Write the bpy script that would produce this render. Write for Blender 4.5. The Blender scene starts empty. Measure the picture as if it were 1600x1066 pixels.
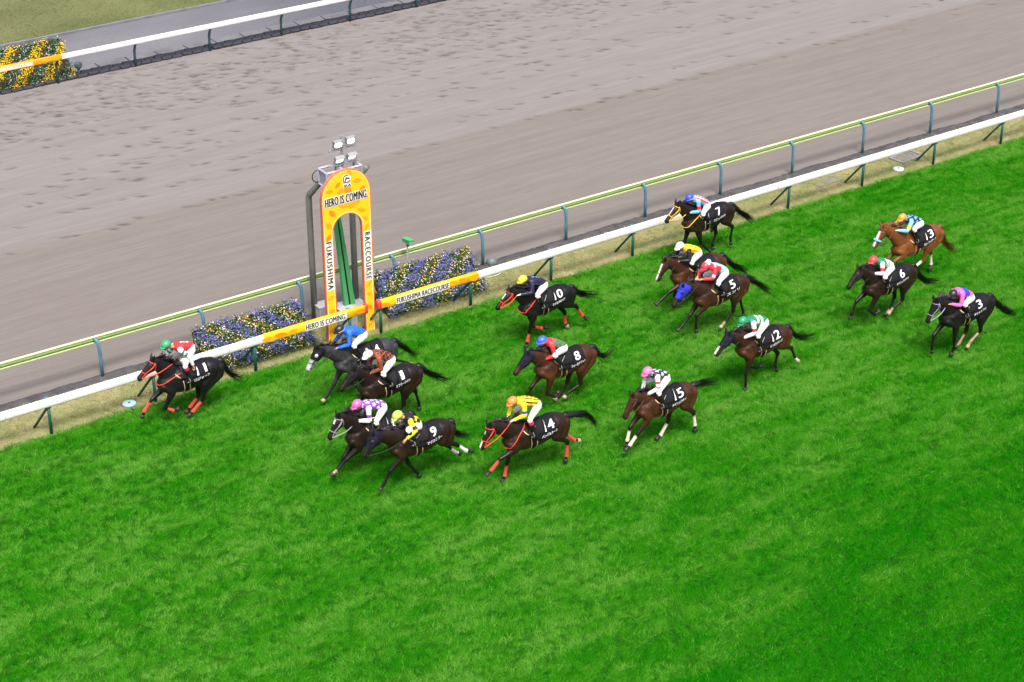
import bpy, bmesh, math, random
import numpy as np
from mathutils import Vector, Matrix
from mathutils.bvhtree import BVHTree
SC = bpy.context.scene
COL = SC.collection
R = math.radians

# ------------------------------------------------------------------ camera, sky, sun
CAM_R = np.array([[0.82755589, -0.26498015, 0.49491087],
                  [-0.56138334, -0.39061701, 0.72956638],
                  [0.0, -0.88159167, -0.47201285]])
CAM_P = np.array([0.0, 0.0, 25.5])
cd = bpy.data.cameras.new('camera')
cd.sensor_width = 36.0
cd.lens = 3050 / 1600 * 36
cd.clip_end = 2000
cam = bpy.data.objects.new('camera', cd)
COL.objects.link(cam)
M3 = Matrix([[CAM_R[i][0], -CAM_R[i][1], -CAM_R[i][2]] for i in range(3)])
cam.matrix_world = Matrix.Translation(Vector(CAM_P)) @ M3.to_4x4()
SC.camera = cam

SUN_EL, SUN_AZ = R(61), R(200)          # azimuth measured from +Y (away from the stand) clockwise
world = bpy.data.worlds.new('World')
SC.world = world
world.use_nodes = True
wn = world.node_tree
bg = wn.nodes['Background']
sky = wn.nodes.new('ShaderNodeTexSky')
sky.sky_type = 'NISHITA'
sky.sun_disc = False
sky.sun_elevation = SUN_EL
sky.sun_rotation = SUN_AZ
sky.air_density = 1.0
sky.dust_density = 7.0
sky.ozone_density = 1.0
wn.links.new(sky.outputs[0], bg.inputs[0])
bg.inputs[1].default_value = 0.12
sd = bpy.data.lights.new('sun', 'SUN')
sd.energy = 2.3
sd.angle = R(18)
sd.color = (1.0, 0.96, 0.90)
sun = bpy.data.objects.new('sun', sd)
COL.objects.link(sun)
sdir = Vector((math.sin(SUN_AZ) * math.cos(SUN_EL), math.cos(SUN_AZ) * math.cos(SUN_EL), math.sin(SUN_EL)))
sun.rotation_euler = sdir.to_track_quat('Z', 'Y').to_euler()
SC.view_settings.view_transform = 'Standard'
SC.view_settings.look = 'None'
SC.view_settings.gamma = 1
SC.view_settings.exposure = 0.75

# ------------------------------------------------------------------ helpers
def s2l(c):
    c = c / 255.0
    return c / 12.92 if c <= 0.04045 else ((c + 0.055) / 1.055) ** 2.4

def rgb(r, g, b):
    return (s2l(r), s2l(g), s2l(b), 1.0)

_mats = {}
def mat(name, color, rough=0.6, spec=0.4, noise=0.12, scale=12.0, bump=0.0, bscale=60.0, metal=0.0, sheen=0.0, emit=0.0):
    if name in _mats:
        return _mats[name]
    m = bpy.data.materials.new(name)
    m.use_nodes = True
    nt = m.node_tree
    p = nt.nodes['Principled BSDF']
    p.inputs['Roughness'].default_value = rough
    p.inputs['Specular IOR Level'].default_value = spec
    p.inputs['Metallic'].default_value = metal
    if sheen:
        p.inputs['Sheen Weight'].default_value = sheen
    tc = nt.nodes.new('ShaderNodeTexCoord')
    nz = nt.nodes.new('ShaderNodeTexNoise')
    nz.inputs['Scale'].default_value = scale
    nz.inputs['Detail'].default_value = 5
    nt.links.new(tc.outputs['Object'], nz.inputs['Vector'])
    mr = nt.nodes.new('ShaderNodeMapRange')
    mr.inputs['From Min'].default_value = 0.3
    mr.inputs['From Max'].default_value = 0.7
    mr.inputs['To Min'].default_value = 1 - noise
    mr.inputs['To Max'].default_value = 1 + noise
    nt.links.new(nz.outputs['Fac'], mr.inputs['Value'])
    mx = nt.nodes.new('ShaderNodeVectorMath')
    mx.operation = 'MULTIPLY'
    if color == 'attr':
        at = nt.nodes.new('ShaderNodeAttribute')
        at.attribute_name = 'col'
        nt.links.new(at.outputs['Color'], mx.inputs[0])
    else:
        mx.inputs[0].default_value = color[:3]
    nt.links.new(mr.outputs[0], mx.inputs[1])
    nt.links.new(mx.outputs[0], p.inputs['Base Color'])
    if bump:
        n2 = nt.nodes.new('ShaderNodeTexNoise')
        n2.inputs['Scale'].default_value = bscale
        n2.inputs['Detail'].default_value = 4
        nt.links.new(tc.outputs['Object'], n2.inputs['Vector'])
        bp = nt.nodes.new('ShaderNodeBump')
        bp.inputs['Strength'].default_value = bump
        bp.inputs['Distance'].default_value = 0.02
        nt.links.new(n2.outputs['Fac'], bp.inputs['Height'])
        nt.links.new(bp.outputs[0], p.inputs['Normal'])
    if emit:
        p.inputs['Emission Color'].default_value = (1, 0.98, 0.94, 1)
        p.inputs['Emission Strength'].default_value = emit
    _mats[name] = m
    return m

def tag(o, label=None, cat=None, group=None, kind=None):
    if label: o['label'] = label
    if cat: o['category'] = cat
    if group: o['group'] = group
    if kind: o['kind'] = kind
    return o

def link(o, parent=None):
    COL.objects.link(o)
    if parent is not None:
        o.parent = parent
    return o

def empty(name, loc=(0, 0, 0), rz=0.0):
    o = bpy.data.objects.new(name, None)
    o.location = loc
    o.rotation_euler = (0, 0, rz)
    o.empty_display_size = 0.2
    return link(o)

class MB:
    """collects verts and faces for one mesh object"""
    def __init__(self):
        self.v = []; self.f = []; self.mi = []; self.mats = []
    def add(self, vs, fs, m=0):
        b = len(self.v)
        self.v += [tuple(p) for p in vs]
        self.f += [tuple(i + b for i in f) for f in fs]
        self.mi += [m] * len(fs)
    def box(self, lo, hi, m=0, mx=None):
        (a, b, c), (d, e, f) = lo, hi
        vs = [Vector(p) for p in ((a,b,c),(d,b,c),(d,e,c),(a,e,c),(a,b,f),(d,b,f),(d,e,f),(a,e,f))]
        if mx is not None: vs = [mx @ p for p in vs]
        self.add(vs, [(3,2,1,0),(4,5,6,7),(0,1,5,4),(1,2,6,5),(2,3,7,6),(3,0,4,7)], m)
    def loft(self, rings, m=0, cap=True, closed=False):
        n = len(rings[0]); b = len(self.v)
        vs = [tuple(p) for r in rings for p in r]
        fs = []
        for i in range(len(rings) - 1):
            for j in range(n):
                k = (j + 1) % n
                fs.append((i*n+j, i*n+k, (i+1)*n+k, (i+1)*n+j))
        if cap:
            fs.append(tuple(range(n - 1, -1, -1)))
            e = (len(rings) - 1) * n
            fs.append(tuple(e + i for i in range(n)))
        self.add(vs, fs, m)
    def tube(self, pts, rad, n=8, m=0, cap=True):
        pts = [Vector(p) for p in pts]
        if not hasattr(rad, '__len__'): rad = [rad] * len(pts)
        rings = []
        up = None
        for i, p in enumerate(pts):
            d = (pts[min(i+1, len(pts)-1)] - pts[max(i-1, 0)])
            if d.length < 1e-9: d = Vector((0, 0, 1))
            d.normalize()
            if up is None:
                up = Vector((0, 1, 0)) if abs(d.y) < 0.9 else Vector((1, 0, 0))
            a = d.cross(up)
            if a.length < 1e-4: a = d.cross(Vector((1, 0.3, 0.2)))
            a.normalize(); b_ = a.cross(d).normalized(); up = b_
            rr = rad[i]
            ra, rb = (rr if hasattr(rr, '__len__') else (rr, rr))
            rings.append([p + a * ra * math.cos(t) + b_ * rb * math.sin(t) for t in [2*math.pi*k/n for k in range(n)]])
        self.loft(rings, m, cap)
    def ball(self, c, r, m=0, nu=10, nv=7, mx=None):
        c = Vector(c)
        if not hasattr(r, '__len__'): r = (r, r, r)
        vs = []; fs = []
        for i in range(1, nv):
            th = math.pi * i / nv
            for j in range(nu):
                ph = 2 * math.pi * j / nu
                q = Vector((r[0]*math.sin(th)*math.cos(ph), r[1]*math.sin(th)*math.sin(ph), r[2]*math.cos(th)))
                vs.append(c + (mx @ q if mx is not None else q))
        q0 = Vector((0, 0, r[2])); q1 = Vector((0, 0, -r[2]))
        if mx is not None: q0 = mx @ q0; q1 = mx @ q1
        vs += [c + q0, c + q1]
        t = len(vs) - 2; bt = len(vs) - 1
        for i in range(nv - 2):
            for j in range(nu):
                k = (j + 1) % nu
                fs.append((i*nu+j, (i+1)*nu+j, (i+1)*nu+k, i*nu+k))
        for j in range(nu):
            k = (j + 1) % nu
            fs.append((t, j, k)); fs.append((bt, (nv-2)*nu+k, (nv-2)*nu+j))
        self.add(vs, fs, m)
    def build(self, name, mats, parent=None, smooth=True):
        me = bpy.data.meshes.new(name)
        me.from_pydata(self.v, [], self.f)
        if not isinstance(mats, (list, tuple)): mats = [mats]
        for m in mats: me.materials.append(m)
        if len(mats) > 1: me.polygons.foreach_set('material_index', self.mi)
        if smooth: me.polygons.foreach_set('use_smooth', [True] * len(me.polygons))
        me.update()
        return link(bpy.data.objects.new(name, me), parent)

def bevel(o, w=0.01, seg=2):
    md = o.modifiers.new('bevel', 'BEVEL'); md.width = w; md.segments = seg; md.limit_method = 'ANGLE'
    return o

def np_mesh(name, V, F, mats, col=None, smooth=True, mi=None):
    """mesh from numpy arrays; F has 3 or 4 columns"""
    me = bpy.data.meshes.new(name)
    V = np.asarray(V, np.float32); F = np.asarray(F, np.int32)
    k = F.shape[1]
    me.vertices.add(len(V)); me.vertices.foreach_set('co', V.ravel())
    me.loops.add(F.size); me.loops.foreach_set('vertex_index', F.ravel())
    me.polygons.add(len(F))
    me.polygons.foreach_set('loop_start', np.arange(0, F.size, k, dtype=np.int32))
    me.polygons.foreach_set('loop_total', np.full(len(F), k, np.int32))
    if smooth: me.polygons.foreach_set('use_smooth', np.ones(len(F), bool))
    if not isinstance(mats, (list, tuple)): mats = [mats]
    for m in mats: me.materials.append(m)
    if mi is not None: me.polygons.foreach_set('material_index', np.asarray(mi, np.int32))
    me.update(calc_edges=True)
    if col is not None: set_col(me, col)
    return me

def set_col(me, col):
    a = me.attributes.new('col', 'FLOAT_COLOR', 'POINT')
    c = np.ones((len(me.vertices), 4), np.float32); c[:, :3] = col
    a.data.foreach_set('color', c.ravel())

def vnoise(x, y, seed=0):
    """smooth value noise in [0,1] at unit scale"""
    rs = np.random.RandomState(seed)
    T = rs.rand(256, 256)
    xi = np.floor(x).astype(int); yi = np.floor(y).astype(int)
    fx = x - xi; fy = y - yi
    fx = fx*fx*(3-2*fx); fy = fy*fy*(3-2*fy)
    a = T[xi & 255, yi & 255]; b = T[(xi+1) & 255, yi & 255]
    c = T[xi & 255, (yi+1) & 255]; d = T[(xi+1) & 255, (yi+1) & 255]
    return (a*(1-fx)+b*fx)*(1-fy) + (c*(1-fx)+d*fx)*fy

def in_view(x, y, z=0.0, pad=0.38):
    P = np.stack([x - CAM_P[0], y - CAM_P[1], np.full_like(x, z) - CAM_P[2]], 1) @ CAM_R
    u = 3050 * P[:, 0] / P[:, 2] / 800; v = 3050 * P[:, 1] / P[:, 2] / 533
    return (np.abs(u) < 1 + pad) & (np.abs(v) < 1 + pad)

def text_verts(s, size=1.0, bold=0.0, condense=1.0, spacing=1.0, serif=False):
    """flat triangulated lettering: (verts Nx2 centred, faces)"""
    cu = bpy.data.curves.new('lettering', 'FONT')
    cu.body = s; cu.size = size; cu.offset = 0.0; cu.align_x = 'CENTER'; cu.align_y = 'CENTER'
    cu.resolution_u = 4; cu.space_character = spacing; cu.fill_mode = 'FRONT'
    o = bpy.data.objects.new('lettering', cu)
    COL.objects.link(o)
    dg = bpy.context.evaluated_depsgraph_get()
    me = bpy.data.meshes.new_from_object(o.evaluated_get(dg))
    bm = bmesh.new(); bm.from_mesh(me)
    bmesh.ops.remove_doubles(bm, verts=bm.verts, dist=1e-5)
    bmesh.ops.triangulate(bm, faces=bm.faces[:])
    vs = np.array([v.co[:2] for v in bm.verts]) if bm.verts else np.zeros((0, 2))
    bm.verts.ensure_lookup_table()
    fs = [tuple(v.index for v in f.verts) for f in bm.faces]
    bm.free(); COL.objects.unlink(o); bpy.data.objects.remove(o)
    bpy.data.curves.remove(cu); bpy.data.meshes.remove(me)
    if len(vs):
        c = (vs.max(0) + vs.min(0)) / 2
        vs = (vs - c) * np.array([condense, 1.0])
    return vs, fs

def bisect_grid(vs, fs, step, axis=1):
    """cut flat lettering along lines so it can follow a curved surface"""
    bm = bmesh.new()
    bv = [bm.verts.new((x, y, 0)) for x, y in vs]
    for f in fs:
        try: bm.faces.new([bv[i] for i in f])
        except ValueError: pass
    lo, hi = vs[:, axis].min(), vs[:, axis].max()
    t = lo + step
    while t < hi:
        co = [0, 0, 0]; co[axis] = t; no = [0, 0, 0]; no[axis] = 1
        bmesh.ops.bisect_plane(bm, geom=bm.verts[:] + bm.edges[:] + bm.faces[:], plane_co=co, plane_no=no)
        t += step
    bmesh.ops.triangulate(bm, faces=bm.faces[:])
    bm.verts.index_update()
    V = np.array([v.co[:2] for v in bm.verts]); F = [tuple(v.index for v in f.verts) for f in bm.faces]
    bm.free()
    return V, F
# ------------------------------------------------------------------ ground, tracks, turf
def ground_mat(name, c1, c2, scale, c3=None, rough=0.9, bump=0.3, stretch=(1, 1, 1), fine=40.0):
    m = bpy.data.materials.new(name); m.use_nodes = True
    nt = m.node_tree; p = nt.nodes['Principled BSDF']
    p.inputs['Roughness'].default_value = rough
    p.inputs['Specular IOR Level'].default_value = 0.15
    tc = nt.nodes.new('ShaderNodeTexCoord'); mp = nt.nodes.new('ShaderNodeMapping')
    mp.inputs['Scale'].default_value = stretch
    nt.links.new(tc.outputs['Object'], mp.inputs['Vector'])
    def nz(s, d=6):
        n = nt.nodes.new('ShaderNodeTexNoise'); n.inputs['Scale'].default_value = s; n.inputs['Detail'].default_value = d
        nt.links.new(mp.outputs[0], n.inputs['Vector']); return n
    def mix(fac, a, b, lo=0.35, hi=0.65):
        r = nt.nodes.new('ShaderNodeMapRange'); r.inputs['From Min'].default_value = lo; r.inputs['From Max'].default_value = hi
        nt.links.new(fac, r.inputs['Value'])
        x = nt.nodes.new('ShaderNodeMix'); x.data_type = 'RGBA'
        nt.links.new(r.outputs[0], x.inputs['Factor'])
        for i, q in ((6, a), (7, b)):
            if isinstance(q, tuple): x.inputs[i].default_value = q
            else: nt.links.new(q, x.inputs[i])
        return x.outputs[2]
    n1 = nz(scale); out = mix(n1.outputs['Fac'], c1, c2)
    n2 = nz(fine, 3)
    if c3: out = mix(n2.outputs['Fac'], out, c3, 0.45, 0.8)
    nt.links.new(out, p.inputs['Base Color'])
    if bump:
        bp = nt.nodes.new('ShaderNodeBump'); bp.inputs['Strength'].default_value = bump; bp.inputs['Distance'].default_value = 0.02
        nt.links.new(n2.outputs['Fac'], bp.inputs['Height']); nt.links.new(bp.outputs[0], p.inputs['Normal'])
    return m, nt, p, out

def sheet(name, x0, x1, y0, y1, z, m):
    mb = MB(); mb.add([(x0,y0,z),(x1,y0,z),(x1,y1,z),(x0,y1,z)], [(0,1,2,3)])
    return tag(mb.build(name, m, smooth=False), kind='structure')

far = ground_mat('field_grass', (0.05, 0.10, 0.02, 1), (0.09, 0.14, 0.035, 1), 0.25, (0.14, 0.14, 0.06, 1))[0]
sheet('ground', -600, 900, -300, 1200, -0.06, far)
soil = ground_mat('turf_soil', (0.012, 0.110, 0.003, 1), (0.024, 0.14, 0.006, 1), 0.8, (0.010, 0.075, 0.003, 1), bump=0.6, fine=30)[0]
sheet('turf_course', -40, 160, 5, 41.86, -0.012, soil)
vs_ = ground_mat('verge_soil', (0.30, 0.24, 0.13, 1), (0.22, 0.22, 0.085, 1), 1.1, (0.40, 0.33, 0.20, 1), bump=0.5, fine=35)[0]
sheet('verge', -40, 160, 41.86, 43.60, -0.008, vs_)

# sand track: a real height field with harrow lines and hoof prints
def dirt():
    x0, x1, y0, y1 = 9.0, 66.0, 43.98, 65.5
    dx, dy = 0.055, 0.042
    nx = int((x1-x0)/dx)+1; ny = int((y1-y0)/dy)+1
    xs = np.linspace(x0, x1, nx); ys = np.linspace(y0, y1, ny)
    X, Y = np.meshgrid(xs, ys)
    wav = 0.25*(vnoise(X*0.08, Y*0.3, 5)-0.5)
    y_ = Y + wav
    amp = np.clip(1.15-(Y-50)/9, 0.35, 1.0)
    Z = 0.0022*amp*np.sin(y_*2*math.pi/0.21)*(0.3+vnoise(X*0.2, Y*2, 9)) + 0.005*amp*(vnoise(X*0.05, y_*6.5, 3)-0.5) + 0.015*(vnoise(X*0.10, y_*0.7, 4)-0.5)
    Z += (0.004+0.010*np.clip((Y-57)/5, 0, 1))*(vnoise(X*7, Y*7, 8)-0.5)
    rs = np.random.RandomState(3)
    moist = np.zeros_like(X)
    prints = []
    def scatter(n, ya, yb, pw=1.0):
        for _ in range(n):
            prints.append((rs.uniform(x0, x1), ya+(yb-ya)*rs.rand()**pw))
    scatter(800, 58.5, 65.2, 0.62)
    scatter(700, 61.0, 65.3, 0.8)
    scatter(60, 55.5, 59.0, 0.7)
    for yt in (52.6, 54.2, 55.6, 56.6, 57.5, 58.6, 59.7, 60.6, 61.8):      # strides of single horses
        x = x0+rs.uniform(0, 3)
        xe = rs.uniform(x1-30, x1); yy = yt
        while x < xe:
            for k in range(rs.randint(1, 4)):
                prints.append((x+k*0.45+rs.normal(0, .1), yy+rs.normal(0, .13)))
            x += rs.uniform(1.3, 2.6); yy += rs.normal(0, .06)
    for px, py in prints:
        a = rs.uniform(0.11, 0.22); b = rs.uniform(0.05, 0.085); th = -0.38+rs.normal(0, 0.22); dpt = rs.uniform(0.018, 0.045)
        i0 = max(int((px-x0-0.7)/dx), 0); i1 = min(int((px-x0+0.7)/dx)+1, nx)
        j0 = max(int((py-y0-0.5)/dy), 0); j1 = min(int((py-y0+0.5)/dy)+1, ny)
        if i1 <= i0 or j1 <= j0: continue
        xx = X[j0:j1, i0:i1]-px; yy = Y[j0:j1, i0:i1]-py
        u = (xx*math.cos(th)+yy*math.sin(th))/a; v = (-xx*math.sin(th)+yy*math.cos(th))/b
        r = np.sqrt(u*u+v*v)
        dent = -dpt*np.exp(-(r**2)*1.6) + 0.55*dpt*np.exp(-((r-1.55)**2)/0.12)*(0.5+0.5*np.clip(-u, -1, 1))
        Z[j0:j1, i0:i1] += dent
        moist[j0:j1, i0:i1] = np.maximum(moist[j0:j1, i0:i1], rs.uniform(.35, .95)*np.exp(-(r**2)*0.9))
    scuff = np.clip((Y-57.5)/5, 0, 1)
    moist = np.clip(moist+0.16*scuff*(vnoise(X*3, Y*6, 12)-0.4), 0, 1)
    V = np.stack([X, Y, Z-0.01], -1).reshape(-1, 3)
    idx = np.arange(nx*ny).reshape(ny, nx)
    F = np.stack([idx[:-1, :-1], idx[:-1, 1:], idx[1:, 1:], idx[1:, :-1]], -1).reshape(-1, 4)
    m, nt, p, out = ground_mat('sand', (0.170, 0.156, 0.146, 1), (0.190, 0.177, 0.168, 1), 3.2, (0.158, 0.142, 0.134, 1), bump=0.22, stretch=(0.06, 1, 1), fine=16)
    at = nt.nodes.new('ShaderNodeAttribute'); at.attribute_name = 'moist'
    x = nt.nodes.new('ShaderNodeMix'); x.data_type = 'RGBA'
    nt.links.new(at.outputs['Fac'], x.inputs['Factor']); nt.links.new(out, x.inputs[6]); x.inputs[7].default_value = (0.060, 0.050, 0.044, 1)
    # the far half was raked drier and greyer than the near half
    g = nt.nodes.new('ShaderNodeAttribute'); g.attribute_name = 'dry'
    x2 = nt.nodes.new('ShaderNodeVectorMath'); x2.operation = 'MULTIPLY'; mr = nt.nodes.new('ShaderNodeMix'); mr.data_type = 'RGBA'
    mr.inputs[6].default_value = (0.97, 0.94, 0.93, 1); mr.inputs[7].default_value = (1.12, 1.13, 1.17, 1)
    nt.links.new(g.outputs['Fac'], mr.inputs['Factor']); nt.links.new(x.outputs[2], x2.inputs[0]); nt.links.new(mr.outputs[2], x2.inputs[1])
    nt.links.new(x2.outputs[0], p.inputs['Base Color'])
    me = np_mesh('dirt_track', V, F, m)
    dry = np.clip((Y-52.6+1.2*(vnoise(X*.06, Y*.5, 15)-.5))/.5, 0, 1)*(.75+.25*vnoise(X*.1, Y*1.2, 16))+.35*(vnoise(X*.05, Y*2.2, 17)-.5)
    a = me.attributes.new('dry', 'FLOAT', 'POINT'); a.data.foreach_set('value', dry.ravel().astype(np.float32))
    a = me.attributes.new('moist', 'FLOAT', 'POINT'); a.data.foreach_set('value', moist.ravel().astype(np.float32))
    tag(link(bpy.data.objects.new('dirt_track', me)), kind='structure')
    sheet('dirt_track_far', 66.0, 400, 43.98, 65.5, -0.012, m)
    sheet('dirt_track_near', -60, 9.0, 43.98, 65.5, -0.012, m)
dirt()

# service path beyond the sand: kerb stones of rubber, gutter slabs, grey path, infield grass
conc = ground_mat('gutter_concrete', (0.13, 0.13, 0.145, 1), (0.18, 0.18, 0.195, 1), 0.9, (0.09, 0.09, 0.10, 1), bump=0.25, fine=18)[0]
asph = ground_mat('path_paving', (0.085, 0.09, 0.112, 1), (0.165, 0.165, 0.18, 1), 0.22, (0.13, 0.13, 0.152, 1), bump=0.1, stretch=(0.4, 1, 1), fine=10)[0]
sheet('path', -40, 160, 66.55, 70.2, 0.006, asph)
kb = MB(); kb.box((-40, 70.2, -0.05), (160, 70.32, 0.10))
tag(kb.build('kerb', mat('kerb_stone', rgb(112, 114, 124), 0.9, noise=0.2, scale=3), smooth=False), kind='structure')
gt = MB()
x = 8.0
random.seed(4)
while x < 70:
    gt.box((x, 65.86, -0.03), (x+1.15, 66.50, 0.045+random.uniform(-.006, .006)))
    x += 1.21
gt.box((8, 65.80, -0.05), (70, 66.56, 0.012), 1)
tag(gt.build('gutter', [conc, mat('gutter_joint', (0.05, 0.05, 0.056, 1), .9)], smooth=False), kind='structure')
inf = ground_mat('infield_grass', (0.075, 0.105, 0.033, 1), (0.125, 0.15, 0.06, 1), 0.35, (0.19, 0.16, 0.09, 1), bump=0.5, fine=14)[0]
sheet('infield', -40, 160, 70.32, 120, 0.05, inf)

def grass(name, N, xr, yr, mask, hgt, wid, lean, m, seed, kind_label, wisps=0):
    rs = np.random.RandomState(seed)
    x = rs.uniform(xr[0], xr[1], N); y = rs.uniform(yr[0], yr[1], N)
    k = in_view(x, y) & mask(x, y, rs.rand(N))
    x = x[k]; y = y[k]; n = len(x)
    # wind-combed tufts: direction and height come from smooth fields over the ground
    f1 = vnoise(x*7.2+y*2.5, y*7.6-x*1.8, seed+1); f2 = vnoise(x*15, y*15, seed+2); f3 = vnoise(x*0.7, y*0.7, seed+3)
    f4 = vnoise(x*1.6, y*1.9+x*.5, seed+4)
    ang = 0.5 + (f1-.5)*4.4 + (f3-.5)*0.6 + rs.normal(0, 0.7, n)
    f5 = vnoise(x*1.5-y*.3, y*5.0, seed+5); f6 = vnoise(x*0.55, y*1.5, seed+6)
    h = hgt*(0.45+0.55*f2+0.35*f1)*rs.uniform(0.65, 1.2, n)
    ln = lean*(0.35+1.1*f1)*rs.uniform(0.5, 1.3, n)
    w = wid*rs.uniform(0.7, 1.3, n)
    wsp = rs.rand(n) < wisps*(0.3+1.4*f1)
    h = np.where(wsp, h*1.25, h); ln = np.where(wsp, ln*1.5+.4, ln); w = np.where(wsp, w*1.4, w)
    ang = np.where(wsp, 0.75+(f4-.5)*3.2+rs.normal(0, .5, n), ang)
    fa = rs.uniform(0, math.pi, n)
    ux, uy = np.cos(fa)*w/2, np.sin(fa)*w/2
    tx = x+np.cos(ang)*ln*h; ty = y+np.sin(ang)*ln*h
    tz = h*np.sqrt(np.clip(1-0.35*ln**2, 0.15, 1))
    vignette = np.clip((y-(25.5+.17*(x-18))+3*(f6-.5))/7+.5, 0, 1) if wisps else 0.7  # lens vignette painted into the blade tint, darker green towards the frame's lower right
    pit = np.clip((0.36-f2)/.16, 0, 1) if wisps else 0
    tz = tz*(1-.5*pit)
    V = np.empty((n, 3, 3), np.float32)
    V[:, 0] = np.stack([x-ux, y-uy, np.full(n, -0.015)], 1)
    V[:, 1] = np.stack([x+ux, y+uy, np.full(n, -0.015)], 1)
    V[:, 2] = np.stack([tx, ty, tz], 1)
    me = np_mesh(name, V.reshape(-1, 3), np.arange(n*3).reshape(-1, 3), m, smooth=False)
    a = me.attributes.new('tint', 'FLOAT', 'POINT')
    t = np.clip(0.06+0.36*vignette+0.42*(f5-.5)*(.5+.5*vignette)+0.34*(f6-.5)*(.4+.6*vignette)+0.16*(f1-.5)+rs.normal(0, 0.12, n)+wsp*rs.uniform(.05, .40, n)-.10*pit, 0, 1)
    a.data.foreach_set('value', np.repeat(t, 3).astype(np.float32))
    o = link(bpy.data.objects.new(name, me))
    return tag(o, kind_label, 'grass', kind='stuff')

def blade_mat(name, ca, cb, cc, patch=0.35, mid=None):
    m = bpy.data.materials.new(name); m.use_nodes = True
    nt = m.node_tree; nt.nodes.remove(nt.nodes['Principled BSDF'])
    out = nt.nodes['Material Output']
    at = nt.nodes.new('ShaderNodeAttribute'); at.attribute_name = 'tint'
    mx = nt.nodes.new('ShaderNodeMix'); mx.data_type = 'RGBA'
    mx.inputs[6].default_value = ca; mx.inputs[7].default_value = cb
    nt.links.new(at.outputs['Fac'], mx.inputs['Factor'])
    if mid:                                        # three tones: deep green of the painted vignette, ordinary and dusty blades
        mx = nt.nodes.new('ShaderNodeValToRGB'); el = mx.color_ramp.elements
        el[0].position = 0.08; el[0].color = ca; el[1].position = 0.85; el[1].color = cb
        e = el.new(0.40); e.color = mid
        nt.links.new(at.outputs['Fac'], mx.inputs['Fac'])
    tc = nt.nodes.new('ShaderNodeTexCoord'); nz = nt.nodes.new('ShaderNodeTexNoise')
    nz.inputs['Scale'].default_value = patch; nz.inputs['Detail'].default_value = 4
    nt.links.new(tc.outputs['Object'], nz.inputs['Vector'])
    r = nt.nodes.new('ShaderNodeMapRange'); r.inputs['From Min'].default_value = 0.3; r.inputs['From Max'].default_value = 0.85; r.inputs['To Max'].default_value = 0.3 if mid else 1.0
    nt.links.new(nz.outputs['Fac'], r.inputs['Value'])
    m2 = nt.nodes.new('ShaderNodeMix'); m2.data_type = 'RGBA'
    nt.links.new(r.outputs[0], m2.inputs['Factor']); nt.links.new(mx.outputs[0 if mid else 2], m2.inputs[6]); m2.inputs[7].default_value = cc
    d = nt.nodes.new('ShaderNodeBsdfDiffuse'); t = nt.nodes.new('ShaderNodeBsdfTranslucent')
    s = nt.nodes.new('ShaderNodeMixShader'); s.inputs[0].default_value = 0.3
    nt.links.new(m2.outputs[2], d.inputs['Color']); nt.links.new(m2.outputs[2], t.inputs['Color'])
    nt.links.new(d.outputs[0], s.inputs[1]); nt.links.new(t.outputs[0], s.inputs[2]); nt.links.new(s.outputs[0], out.inputs['Surface'])
    return m
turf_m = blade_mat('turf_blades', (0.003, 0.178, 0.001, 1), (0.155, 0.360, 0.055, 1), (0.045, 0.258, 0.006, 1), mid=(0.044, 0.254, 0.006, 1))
verge_m = blade_mat('verge_blades', (0.33, 0.33, 0.15, 1), (0.66, 0.61, 0.38, 1), (0.22, 0.31, 0.11, 1), 1.1)
field_m = blade_mat('infield_blades', (0.070, 0.076, 0.030, 1), (0.125, 0.122, 0.058, 1), (0.23, 0.17, 0.10, 1), 0.55)
GRASS_N = 4700000
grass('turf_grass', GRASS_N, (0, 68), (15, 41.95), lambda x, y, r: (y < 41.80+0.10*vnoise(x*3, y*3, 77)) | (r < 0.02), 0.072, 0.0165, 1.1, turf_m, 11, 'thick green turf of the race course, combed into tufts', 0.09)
grass('verge_grass', 480000, (2, 70), (41.75, 43.62), lambda x, y, r: r < 0.75, 0.05, 0.014, 1.0, verge_m, 21, 'short dry straw-coloured grass along the white rail')
grass('infield_tufts', 560000, (8, 58), (70.33, 86), lambda x, y, r: r < 0.9, 0.09, 0.035, 0.8, field_m, 31, 'pale green infield grass beyond the grey path')

# dark lumpy strip of wet sand between verge and sand track
def berm():
    xs = np.arange(9, 66, 0.06); ys = np.linspace(43.58, 44.10, 13)
    X, Y = np.meshgrid(xs, ys)
    t = (Y-43.58)/0.52
    edge = 0.10*vnoise(X*2.2, X*0+3, 41)+0.10*vnoise(X*0.9, X*0+1, 42)
    prof = np.clip(np.sin(np.clip(t/(1.02-edge), 0, 1)*math.pi), 0, 1)
    Z = 0.075*prof**0.7*(0.6+0.6*vnoise(X*3, Y*6, 43))-0.03+0.03*(vnoise(X*9, Y*11, 44)-0.5)
    idx = np.arange(X.size).reshape(X.shape)
    F = np.stack([idx[:-1, :-1], idx[:-1, 1:], idx[1:, 1:], idx[1:, :-1]], -1).reshape(-1, 4)
    m = ground_mat('wet_sand', (0.060, 0.057, 0.062, 1), (0.10, 0.095, 0.10, 1), 3, (0.045, 0.042, 0.045, 1), bump=0.8, fine=30)[0]
    tag(link(bpy.data.objects.new('sand_berm', np_mesh('sand_berm', np.stack([X, Y, Z], -1).reshape(-1, 3), F, m))), kind='structure')
berm()
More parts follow.
